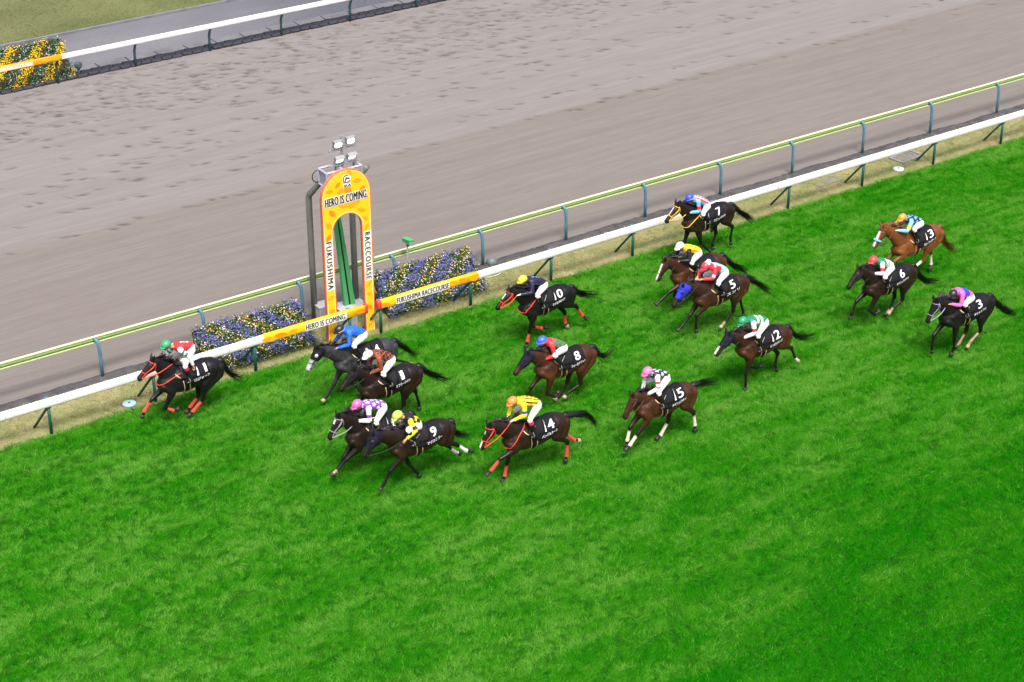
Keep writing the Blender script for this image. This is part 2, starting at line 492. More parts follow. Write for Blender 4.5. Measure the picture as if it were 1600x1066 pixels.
# ------------------------------------------------------------------ rails
white_p = mat('white_rail_paint', (0.80, 0.79, 0.80, 1), 0.35, 0.5, noise=0.05, scale=3)
green_p = mat('dark_green_paint', (0.006, 0.085, 0.062, 1), 0.45, 0.5, noise=0.12, scale=5)
teal_p = mat('dark_teal_paint', (0.018, 0.075, 0.078, 1), 0.5, 0.5, noise=0.12, scale=5)
blue_p = mat('blue_grey_paint', (0.075, 0.19, 0.275, 1), 0.45, 0.5, noise=0.10, scale=5)
yel_p = mat('banner_yellow', (0.90, 0.56, 0.015, 1), 0.5, 0.35, noise=0.04, scale=3)
ora_p = mat('banner_orange', (0.85, 0.27, 0.012, 1), 0.5, 0.35, noise=0.10, scale=6)
org2_p = mat('leaf_amber', (0.88, 0.38, 0.012, 1), 0.5, 0.35, noise=0.15, scale=9)
red_p = mat('red_cap', (0.72, 0.055, 0.045, 1), 0.4, 0.5, noise=0.06)
ink = mat('black_ink', (0.012, 0.013, 0.02, 1), 0.55, 0.3, noise=0.05)
paper = mat('white_plate', (0.82, 0.80, 0.74, 1), 0.5, 0.3, noise=0.03)
grey_m = mat('galvanised_steel', (0.30, 0.31, 0.34, 1), 0.45, 0.5, noise=0.12, scale=6, metal=0.3)
pole_m = mat('grey_pole_paint', (0.155, 0.160, 0.150, 1), 0.5, 0.4, noise=0.12, scale=4)
lav_m = mat('pale_steel_paint', (0.34, 0.35, 0.44, 1), 0.45, 0.45, noise=0.08, scale=4)
dark_m = mat('black_frame', (0.012, 0.012, 0.014, 1), 0.5, 0.4)

def oval(cx_y, cz, hy, hz, n=16, p=0.6):
    r = []
    for k in range(n):
        t = 2*math.pi*k/n
        c, s = math.cos(t), math.sin(t)
        r.append((cx_y+hy*math.copysign(abs(c)**p, c), cz+hz*math.copysign(abs(s)**p, s)))
    return r

def beam(name, x0, x1, prof, m, parent, step=3.0):
    mb = MB(); n = max(2, int((x1-x0)/step)+1)
    mb.loft([[(x0+(x1-x0)*i/(n-1), y, z) for y, z in prof] for i in range(n)])
    return mb.build(name, m, parent)

def plane_text(name, s, h, org, ux, uz, m, parent, width=None, bold=0.0, off=None, spacing=1.0):
    """raised lettering of cap height h centred on org, reading along ux with up uz"""
    vs, fs = text_verts(s, 1.0, 0, 1.0, spacing)
    if not len(vs): return None
    sp = vs.max(0)-vs.min(0)
    ky = (h-2*bold*h)/sp[1]; kx = (width/sp[0]) if width else ky*0.6
    ux, uz, org = Vector(ux), Vector(uz), Vector(org)
    nn = ux.cross(uz).normalized(); mb = MB()
    # heavier strokes: the same outline laid a little to each side, each copy half a millimetre proud
    for i, (dx, dy) in enumerate(((-1, 0), (1, 0), (0, 0)) if bold < .04 else ((-1, -1), (1, -1), (-1, 1), (1, 1), (0, 1), (0, -1), (-1, 0), (1, 0))):
        o = org+nn*(.0005*i)+ux*(dx*bold*h)+uz*(dy*bold*h)
        mb.add([o+ux*(a*kx)+uz*(b*ky) for a, b in vs], fs)
    return mb.build(name, m, parent, smooth=False)

def plane_rect(name, w, h, org, ux, uz, m, parent, t=0.002):
    ux, uz, org = Vector(ux), Vector(uz), Vector(org)
    nn = ux.cross(uz)
    mb = MB()
    P = [(-w/2, -h/2), (w/2, -h/2), (w/2, h/2), (-w/2, h/2)]
    a = [org+ux*x+uz*z for x, z in P]; b = [p-nn*t for p in a]
    mb.add(a+b, [(0,1,2,3), (7,6,5,4), (0,4,5,1), (1,5,6,2), (2,6,7,3), (3,7,4,0)])
    return mb.build(name, m, parent, smooth=False)

def leaf_shape(mb, org, ux, uz, L, W, th, m=0):
    ux, uz, org = Vector(ux), Vector(uz), Vector(org)
    pts = []
    n = 7
    for k in range(n+1): t = k/n; pts.append((t-0.5, math.sin(math.pi*t)**0.8*0.5))
    for k in range(n-1, 0, -1): t = k/n; pts.append((t-0.5, -math.sin(math.pi*t)**0.8*0.5))
    c, s = math.cos(th), math.sin(th)
    org = org-ux.cross(uz).normalized()*(-.0004*len(mb.f))
    mb.add([org+ux*(x*L*c-y*W*s)+uz*(x*L*s+y*W*c) for x, y in pts], [tuple(range(len(pts)))], m)

X_, Z_ = (1, 0, 0), (0, 0, 1)
RY, RZ = 41.85, 0.905
def white_rail(label, x0, x1, posts, ban, txt, cap_x):
    root = empty('running_rail', (x0, RY, 0))
    tag(root, label, 'rail', 'white running rails of the turf course')
    inv = Matrix.Translation((-x0, -RY, 0))
    loc = lambda p: (p[0]-x0, p[1]-RY, p[2])
    beam('rail_beam', 0, x1-x0, oval(0, RZ, 0.072, 0.115), white_p, root)
    for px in posts:
        mb = MB(); mb.tube([(px-x0, 0, -0.05), (px-x0, 0, RZ-0.08)], [0.044, 0.044], 10)
        mb.box((px-x0-0.05, -0.05, RZ-0.14), (px-x0+0.05, 0.05, RZ-0.10))
        post = mb.build('post', green_p, root)
        q = MB(); q.box((px-x0-.06, .055, RZ+.04), (px-x0+.06, .115, RZ+.125)); bevel(q.build('clamp', blue_p, post, smooth=False), .012)
        b = MB(); b.tube([(px-x0-0.02, 0.04, RZ-0.16), (px-x0-0.26, 0.56, -0.03)], [0.034, 0.034], 8)
        b.build('brace', green_p, post)
    jx = x0+2.1
    while jx < x1-1:
        beam('joint', jx-x0, jx-x0+.014, oval(0, RZ, 0.0735, 0.1165), mat('joint_grey', (.42, .42, .44, 1), .5), root); jx += 6.2
    sl = beam('banner_sleeve', ban[0]-x0, ban[1]-x0, oval(0, RZ, 0.078, 0.123, 16, 0.45), yel_p, root)
    lf = MB(); rs = random.Random(int(ban[0]*10))
    yf = -0.0805
    for k in range(9):
        xx = ban[0]+0.15+(ban[1]-ban[0]-0.3)*k/8
        if abs(xx-txt[1]) < txt[2]/2+0.12: continue
        leaf_shape(lf, (xx-x0, yf, RZ+rs.uniform(-.03, .02)), X_, Z_, rs.uniform(.30, .48), rs.uniform(.10, .17), rs.uniform(-.4, .4), rs.choice([0, 1]))
    lf.build('leaf_print', [ora_p, org2_p], sl, smooth=False)
    plane_rect('text_plate', txt[2]+0.05, 0.215, (txt[1]-x0, yf-0.001, RZ), X_, Z_, paper, sl)
    plane_text('lettering', txt[0], 0.175, (txt[1]-x0, yf-0.005, RZ-0.002), X_, Z_, ink, sl, width=txt[2], bold=0.035, spacing=1.10)
    cp = MB(); cp.loft([[(cap_x-x0+d, y, z) for y, z in oval(0, RZ, 0.092*s, 0.145*s)] for d, s in ((-.05, .95), (-.045, 1), (.045, 1), (.05, .95))])
    cp.build('end_cap', red_p, root)
white_rail('white running rail left of the finish arch, banner reading HERO IS COMING', -20, 23.50, [-12.3, -9.4, -6.5, -3.5, -0.6, 2.4, 5.4, 8.4, 11.3, 14.25, 17.13, 20.07, 23.0],
           (20.34, 23.46), ('HERO IS COMING.', 22.23, 1.24), 23.50)
white_rail('long white running rail right of the finish arch, banner reading FUKUSHIMA RACECOURSE', 23.92, 75, [23.98, 26.96, 29.77, 32.77, 35.85, 38.95, 42.12, 45.33, 48.52, 51.7, 54.9, 58.1, 61.3, 64.5, 67.7],
           (23.96, 27.20), ('FUKUSHIMA RACECOURSE', 25.33, 1.70), 23.93)

# pale green outer rail of the sand track
gt_p = mat('rail_cream', (0.60, 0.68, 0.42, 1), 0.4, 0.5, noise=0.04)
gm_p = mat('rail_olive', (0.17, 0.235, 0.075, 1), 0.45, 0.4, noise=0.06)
gl_p = mat('rail_pale_green', (0.36, 0.46, 0.22, 1), 0.45, 0.4, noise=0.05)
def green_rail():
    root = empty('sand_track_rail', (0, 43.87, 0))
    tag(root, 'pale green rail on blue-grey gooseneck posts along the sand track', 'rail')
    y = 0.15
    top = beam('rail_beam', -20, 90, oval(y, 1.168, 0.036, 0.026, 12, 0.8), gt_p, root)
    beam('rail_web', -20, 90, [(y-0.020, 1.15), (y-0.046, 1.046), (y-0.026, 1.042), (y+0.010, 1.15)], gm_p, top)
    beam('groove', -20, 90, [(y-0.040, 1.104), (y-0.046, 1.086), (y-0.030, 1.083), (y-0.022, 1.10)], mat('groove_green', (0.17, 0.26, 0.07, 1), 0.5), top)
    beam('rail_lip', -20, 90, oval(y-0.048, 1.026, 0.028, 0.024, 12, 0.8), gl_p, top)
    xs = [16.53+3.045*k for k in range(-9, 9)]+[44.03, 47.19, 50.45, 53.65, 56.85, 60.0, 63.2, 66.4]
    for x in xs:
        mb = MB()
        mb.tube([(x, 0, -0.05), (x, 0, 0.55), (x-.005, 0.005, 0.85), (x-.02, 0.02, 1.02), (x-.05, 0.07, 1.12), (x-.06, 0.13, 1.12)], 0.047, 10)
        post = mb.build('post', blue_p, root)
        fl = MB(); fl.box((x-.12, .08, 1.05), (x-.01, .13, 1.09)); fl.build('bracket', teal_p, post, smooth=False)
green_rail()

def far_rail():
    root = empty('far_running_rail', (0, 65.42, 0))
    tag(root, 'white rail on curved teal posts along the far side of the sand track', 'rail')
    beam('rail_beam', -20, 75, oval(-0.17, 1.02, 0.055, 0.10), white_p, root)
    for k in range(-12, 14):
        x = 24.22+3.09*k
        mb = MB(); mb.tube([(x, 0, -0.05), (x, 0, 0.45), (x, -0.01, 0.62), (x+.01, -0.06, 0.78), (x+.02, -0.14, 0.93)], [.05, .05, .05, .047, .045], 10)
        mb.build('post', teal_p, root)
    sl = beam('banner_sleeve', 18.0, 24.39, oval(-0.17, 1.02, 0.062, 0.109, 16, 0.45), mat('banner_amber', (0.88, 0.40, 0.02, 1), 0.5, 0.35, noise=0.12, scale=2.5), root)
    lf = MB(); rs = random.Random(3)
    for xx in (18.4, 18.9, 20.0, 23.5, 23.8, 24.05, 24.25):
        leaf_shape(lf, (xx, -0.2345, 1.02+rs.uniform(-.03, .03)), X_, Z_, rs.uniform(.25, .4), rs.uniform(.09, .13), rs.uniform(-.5, .5), rs.choice([0, 1]))
    lf.build('leaf_print', [ora_p, org2_p], sl, smooth=False)
    plane_rect('text_plate', 1.86, 0.16, (22.35, -0.236, 1.02), X_, Z_, mat('pink_plate', (0.80, 0.50, 0.36, 1), 0.5), sl)
    plane_text('lettering', 'FUKUSHIMA RACECOURSE', 0.135, (22.35, -0.240, 1.02), X_, Z_, paper, sl, width=1.76, bold=0.03)
far_rail()

# rubber edging blocks along the far side of the sand
rub = mat('black_rubber', (0.030, 0.031, 0.042, 1), 0.7, 0.3, noise=0.25, scale=5)
def edging():
    mb = MB()
    rings = []
    for d, s in ((-0.205, .62), (-0.19, .9), (-0.15, 1), (0.15, 1), (0.19, .9), (0.205, .62)):
        rings.append([(d, 0.14*s*math.cos(t), 0.03+0.085*s*math.sin(t)) for t in [2*math.pi*k/10 for k in range(10)]])
    mb.loft(rings)
    first = None; rs = random.Random(8); n = 0
    for row, yy in ((0, 65.55), (1, 65.72)):
        x = 21.4+0.2*row
        while x < 42.5:
            if row == 0 and rs.random() < 0.0: x += 0.42; continue
            if first is None: first = mb.build('edging_block', rub); o = first
            else:
                o = first.copy(); COL.objects.link(o)
            o.location = (x, yy+rs.uniform(-.02, .02), rs.uniform(-0.015, 0.02)+0.03*row); o.rotation_euler = (0, rs.uniform(-.08, .08), rs.uniform(-.05, .05))
            tag(o, 'black rubber edging block in the low row along the far side of the sand', 'edging block', 'rubber edging blocks along the far side of the sand')
            x += 0.425; n += 1
edging()
def bollard():
    r = empty('ball_bollard', (25.16, 65.68, 0))
    tag(r, 'small grey-green bollard with a ball top beside the yellow flower bed', 'bollard')
    mb = MB(); mb.tube([(0,0,0), (0,0,.06), (0,0,.1), (0,0,.30)], [.075, .07, .05, .05], 12); mb.build('stem', teal_p, r)
    mb = MB(); mb.ball((0,0,.42), .15, nu=16, nv=10); mb.build('ball', mat('grey_green_paint', (0.075, 0.125, 0.145, 1), 0.5), r)
bollard()

# ------------------------------------------------------------------ finish arch
def finish_arch():
    root = empty('finish_arch', (23.225, 42.2, 0))
    tag(root, 'tall yellow finish arch reading FUKUSHIMA RACECOURSE with floodlights on top', 'finish arch')
    W, w, zs, zi = 0.755, 0.445, 4.265, 3.285
    def contour(r, zspring, n=28):
        p = [(-r, 0.0), (-r, zspring*0.33), (-r, zspring*0.66)]
        for k in range(n+1):
            t = math.pi*(1-k/n); p.append((r*math.cos(t), zspring+r*math.sin(t)))
        return p+[(r, zspring*0.66), (r, zspring*0.33), (r, 0.0)]
    def band(a, b, y0, y1, ms=(0, 1)):
        n = len(a); mb = MB()
        vs = [(x, y0, z) for x, z in a]+[(x, y0, z) for x, z in b]+[(x, y1, z) for x, z in a]+[(x, y1, z) for x, z in b]
        fr = [(i, n+i, n+i+1, i+1) for i in range(n-1)]
        bk = [(2*n+i, 2*n+i+1, 3*n+i+1, 3*n+i) for i in range(n-1)]
        so = [(i, i+1, 2*n+i+1, 2*n+i) for i in range(n-1)]; si = [(n+i, 3*n+i, 3*n+i+1, n+i+1) for i in range(n-1)]
        mb.add(vs, fr, ms[0]); b0 = len(mb.v)
        mb.f += bk+so+si; mb.mi += [ms[1]]*len(bk+so+si)
        return mb
    O, I = contour(W, zs), contour(w, zi)
    side = mat('arch_side', (0.50, 0.17, 0.09, 1), 0.5, 0.3)
    pan = band(O, I, -0.05, 0.05).build('arch_panel', [yel_p, side], root, smooth=False)
    bd = mat('arch_border', (0.80, 0.17, 0.035, 1), 0.45, 0.4)
    wl = mat('arch_line', (0.86, 0.80, 0.55, 1), 0.45, 0.4)
    band(O, contour(W-0.028, zs), -0.054, -0.050, (0, 0)).build('border', bd, pan, smooth=False)
    band(contour(w+0.028, zi), I, -0.054, -0.050, (0, 0)).build('border', bd, pan, smooth=False)
    band(contour(W-0.028, zs), contour(W-0.044, zs), -0.0535, -0.050, (0, 0)).build('border_line', wl, pan, smooth=False)
    band(contour(w+0.044, zi), contour(w+0.028, zi), -0.0535, -0.050, (0, 0)).build('border_line', wl, pan, smooth=False)
    rs = random.Random(12); lf = MB()
    spots = [(-.6, .35), (-.6, .95), (-.61, 1.35), (.6, .2), (.6, .75), (.6, 1.15), (.6, 1.45), (.6, 3.2), (.58, 3.45), (-.59, 3.15), (-.56, 3.5), (.3, 4.0), (-.45, 3.85), (-.1, 4.02), (.1, 3.95), (-.5, 4.5), (-.25, 4.62), (.35, 4.62), (.5, 4.35), (.12, 4.92), (-.15, 4.45), (.45, 3.75), (.05, 4.42)]
    for x, z in spots:
        L = rs.uniform(.18, .28) if abs(x) > .52 and z < 3.3 else rs.uniform(.20, .34)
        leaf_shape(lf, (x, -0.0525, z), X_, Z_, L, L*rs.uniform(.35, .6), rs.uniform(-1, 1), rs.choice([0, 1, 1]))
    lf.build('leaf_print', [ora_p, org2_p], pan, smooth=False)
    y = -0.058
    for txt, x, zc, L in (('FUKUSHIMA', -0.60, 2.33, 1.42), ('RACECOURSE', 0.60, 2.32, 1.42)):
        plane_rect('text_plate', 0.255, L+0.08, (x, y+0.002, zc), X_, Z_, paper, pan)
        plane_text('lettering', txt, 0.175, (x, y-0.004, zc), (0, 0, -1), (1, 0, 0), ink, pan, width=L, bold=0.035, spacing=1.25)
    plane_text('lettering', 'HERO IS COMING.', 0.29, (0.0, y, 4.185), X_, Z_, paper, pan, width=1.30, bold=0.085, spacing=1.10)
    plane_text('lettering', 'HERO IS COMING.', 0.255, (0.0, y-0.006, 4.185), X_, Z_, ink, pan, width=1.30, bold=0.035, spacing=1.10)
    # round emblem with a horse's head, three letters below
    ex, ez = 0.03, 4.74
    mb = MB()
    ring = lambda r, yy: [(ex+r*math.cos(t), yy, ez+r*math.sin(t)) for t in [2*math.pi*k/28 for k in range(28)]]
    mb.add(ring(0.135, y), [tuple(range(28))]); mb.build('emblem_disc', paper, pan, smooth=False)
    em = MB()
    ts = [R(60+270*k/26) for k in range(27)]
    em.add([(ex+r*math.cos(t), y-0.004, ez+r*math.sin(t)) for r in (0.118, 0.092) for t in ts], [(i, i+1, 27+i+1, 27+i) for i in range(26)])
    head = [(-.055, -.075), (-.035, -.08), (-.02, -.03), (.01, .005), (.075, -.02), (.098, .005), (.085, .02), (.03, .03), (-.005, .055), (-.02, .05), (-.03, .02), (-.055, -.02)]
    em.add([(ex+a, y-0.004, ez+b) for a, b in head], [tuple(range(len(head)))])
    em.build('emblem', ink, pan, smooth=False)
    plane_text('lettering', 'JRA', 0.15, (ex+.01, y-0.001, ez-0.205), X_, Z_, paper, pan, width=0.25, bold=0.10)
    plane_text('lettering', 'JRA', 0.115, (ex+.01, y-0.008, ez-0.205), X_, Z_, ink, pan, width=0.24, bold=0.03)
    # two grey posts behind, bent forward to a steel frame
    for x in (-0.37, 0.97):
        mb = MB(); mb.tube([(x, 1.4, -0.05), (x, 1.4, 2), (x, 1.4, 3.75), (x+0.01, 1.36, 3.86), (x+0.08, 0.62, 4.62)], [.088]*5, 14)
        mb.build('pole', pole_m, root)
    fr = MB()
    def bar(a, b, r=0.035):
        fr.tube([a, b], [r, r], 4)
    zt, zb = 4.93, 4.50
    xs_ = (-0.45, 0.06, 0.62)
    for z in (zt, zb):
        bar((-.45, .14, z), (.62, .14, z)); bar((-.45, .58, z), (.62, .58, z))
        for x in xs_: bar((x, .14, z), (x, .58, z))
    for x in xs_:
        for yy in (.14, .58): bar((x, yy, zb), (x, yy, zt))
    fr.build('top_frame', lav_m, root, smooth=False)
    sp = MB(); sp.box((-.44, .16, 4.52), (-.43, .56, 4.90)); sp.build('end_plate', lav_m, root, smooth=False)
    cb = MB(); cb.tube([(-.47, .5+.0*k, 4.7) if False else (-.50-.16*math.sin(R(200*k/10)), .58, 4.72+.17*math.cos(R(200*k/10))) for k in range(11)], .014, 6); cb.build('cable', dark_m, root)
    mast = MB(); mx_, my_ = 0.145, 0.35
    mast.tube([(mx_, my_, 4.5), (mx_, my_, 5.80)], [.035, .035], 10)
    for z in (5.46, 5.03): mast.box((mx_-.40, my_-.05, z-.03), (mx_+.42, my_+.03, z))
    mast.build('lamp_mast', grey_m, root, smooth=False)
    case_m = mat('lamp_case', (0.26, 0.27, 0.29, 1), 0.45, 0.5)
    lens_m = mat('lit_lens', (0.9, 0.9, 0.88, 1), 0.3, 0.5, emit=1.3)
    for x, z, tl in ((-.14, 5.62, 12), (.245, 5.65, 8), (-.12, 5.17, 34), (.265, 5.19, 40)):
        mxx = Matrix.Translation((mx_+x, my_-.06, z)) @ Matrix.Rotation(R(tl), 4, 'X')
        c = MB(); c.box((-.13, -.03, -.095), (.13, .07, .095), mx=mxx); c.box((-.135, -.05, .085), (.135, .05, .105), mx=mxx)
        c.tube([mxx @ Vector((-.16, .02, 0)), Vector((mx_+x-.16, my_-.02, z-.14))], [.012, .012], 6)
        c.tube([mxx @ Vector((.16, .02, 0)), Vector((mx_+x+.16, my_-.02, z-.14))], [.012, .012], 6)
        lamp = c.build('floodlight', case_m, root, smooth=False)
        l = MB(); pts = [(.112*math.copysign(abs(math.cos(t))**.6, math.cos(t)), .080*math.copysign(abs(math.sin(t))**.6, math.sin(t))) for t in [2*math.pi*k/20 for k in range(20)]]
        l.loft([[mxx @ Vector((a, yy, b)) for a, b in pts] for yy in (-.028, -.036)])
        l.build('lens', lens_m, lamp, smooth=False)
finish_arch()

def sight_board():
    r = empty('sighting_board', (23.8, 43.3, 0))
    tag(r, 'tall leaning pair of green boards with a black slot behind the finish arch', 'sighting board')
    gp = mat('light_green_paint', (0.075, 0.38, 0.14, 1), 0.45, 0.4, noise=0.06)
    def slab(x0, x1, t0, t1, y):
        mb = MB(); mb.loft([[(x0, y, .30), (x1, y, .30), (x1, y+.12, .30), (x0, y+.12, .30)], [(t0, y, 3.25), (t1, y, 3.25), (t1, y+.10, 3.25), (t0, y+.10, 3.25)]])
        return mb
    slab(-.12, .005, -.36, -.275, 0).build('board', gp, r, smooth=False)
    slab(.065, .21, -.23, -.155, 0).build('board', gp, r, smooth=False)
    slab(.006, .064, -.274, -.231, .03).build('slot', dark_m, r, smooth=False)
    mb = MB(); mb.tube([(-.34, .1, .25), (-.46, .1, 2.6)], [.022, .018], 8); mb.build('stay', gp, r)
sight_board()
def cabinet(label, loc, sx, sy, sz, m, group=None):
    r = empty('equipment_cabinet', loc); tag(r, label, 'cabinet', group)
    mb = MB(); mb.box((-sx/2, -sy/2, 0), (sx/2, sy/2, sz)); bevel(mb.build('body', m, r, smooth=False), .012)
    mb = MB(); mb.box((-sx/2-.02, -sy/2-.02, sz+.001), (sx/2+.02, sy/2+.02, sz+.03)); bevel(mb.build('lid', m, r, smooth=False), .008)
    mb = MB(); mb.box((-sx/2+.04, -sy/2-.012, .05), (sx/2-.04, -sy/2-.002, sz-.05)); mb.build('door', mat('cabinet_door', (0.30, 0.31, 0.34, 1), .5), r, smooth=False)
cab_m = mat('cabinet_grey', (0.42, 0.43, 0.46, 1), 0.5, 0.4, noise=0.06, scale=4)
cabinet('pale concrete plinth under the green sighting board', (23.85, 43.33, 0), .86, .62, .27, cab_m)
cabinet('grey metal cabinet between the legs of the finish arch', (23.42, 42.72, 0), .42, .34, .52, cab_m)
cabinet('small pale cabinet behind the left leg of the finish arch', (23.02, 43.45, 0), .36, .36, .48, cab_m)

def sensor(label, loc, h):
    r = empty('finish_camera', loc); tag(r, label, 'camera', 'green cameras on thin posts')
    gp = mat('light_green_paint', 0)
    mb = MB(); mb.tube([(0,0,0), (0,0,h-.06)], [.022, .022], 8); mb.tube([(0,0,h-.16), (0,-.02,h-.03)], [.045, .03], 8); mb.build('post', grey_m, r)
    mxx = Matrix.Translation((0, 0, h)) @ Matrix.Rotation(R(-8), 4, 'X')
    mb = MB(); mb.box((-.075, -.22, -.055), (.075, .17, .055), mx=mxx); hd = bevel(mb.build('housing', gp, r, smooth=False), .01)
    mb = MB(); mb.box((-.085, -.24, .057), (.085, .19, .07), mx=mxx); mb.build('sunshade', gp, hd, smooth=False)
sensor('green camera box on a thin post above the right flower bed', (25.93, 43.56, 0), 1.66)
sensor('green camera box half hidden behind the right leg of the arch', (24.66, 43.62, 0), 1.44)

def small_items():
    bl = mat('sprinkler_blue', (0.33, 0.52, 0.62, 1), 0.5, noise=0.06)
    for i, (x, y, lb, m) in enumerate(((16.50, 42.10, 'pale blue sprinkler lid in the dry grass near the black leading horse', bl), (44.05, 42.16, 'white sprinkler lid in the dry grass near the concrete pit', mat('sprinkler_white', (0.62, 0.70, 0.78, 1), .5)))):
        r = empty('sprinkler_lid', (x, y, 0)); tag(r, lb, 'sprinkler lid')
        mb = MB(); mb.loft([[(rr*math.cos(t), rr*math.sin(t), z) for t in [2*math.pi*k/28 for k in range(28)]] for rr, z in ((.175, .02), (.175, .055), (.165, .062), (.04, .066))]); mb.build('disc', m, r, smooth=False)
        mb = MB(); mb.loft([[(rr*math.cos(t), rr*math.sin(t), z) for t in [2*math.pi*k/12 for k in range(12)]] for rr, z in ((.035, .060), (.03, .074))]); mb.build('nozzle', dark_m, r, smooth=False)
    r = empty('drain_pit', (45.03, 42.80, 0), R(7)); tag(r, 'grey concrete pit frame with a recessed lid in the dry grass', 'drain pit')
    mb = MB(); mb.box((-.56, -.31, -.05), (.56, -.22, .05)); mb.box((-.56, .22, -.05), (.56, .31, .05)); mb.box((-.56, -.22, -.05), (-.46, .22, .05)); mb.box((.46, -.22, -.05), (.56, .22, .05))
    mb.build('frame', mat('pit_concrete', (0.20, 0.20, 0.20, 1), .9, noise=.2, scale=6), r, smooth=False)
    mb = MB(); mb.box((-.46, -.22, -.05), (.46, .22, .025)); mb.build('lid', mat('pit_lid', (0.15, 0.14, 0.12, 1), .9, noise=.3, scale=8), r, smooth=False)
    r = MB(); r.box((-.54, -.20, -.03), (.54, .20, .035)); o = bevel(r.build('drain_cover', mat('cover_olive', (0.17, 0.17, 0.11, 1), .9, noise=.2, scale=6), smooth=False), .02)
    o.location = (41.45, 42.74, 0); o.rotation_euler = (0, 0, R(5)); tag(o, 'flat weathered concrete cover slab lying in the dry grass', 'cover slab')
    r = MB(); r.ball((0, 0, .0), (.17, .17, .16), nu=18, nv=10); o = r.build('marker_dome', mat('dome_grey', (0.12, 0.15, 0.165, 1), .45)); o.location = (28.98, 43.80, .06)
    tag(o, 'grey rounded dome sitting on the dark sand berm right of the flowers', 'dome')
    r = MB(); r.tube([(.30*math.cos(t), .10*math.sin(t), .05) for t in [R(-170+200*k/16) for k in range(17)]], .009, 6); o = r.build('hose', mat('white_hose', (0.7, 0.68, 0.6, 1), .5)); o.location = (28.55, 43.1, 0)
    tag(o, 'thin white hose curled in the grass by the right flower bed', 'hose')
small_items()

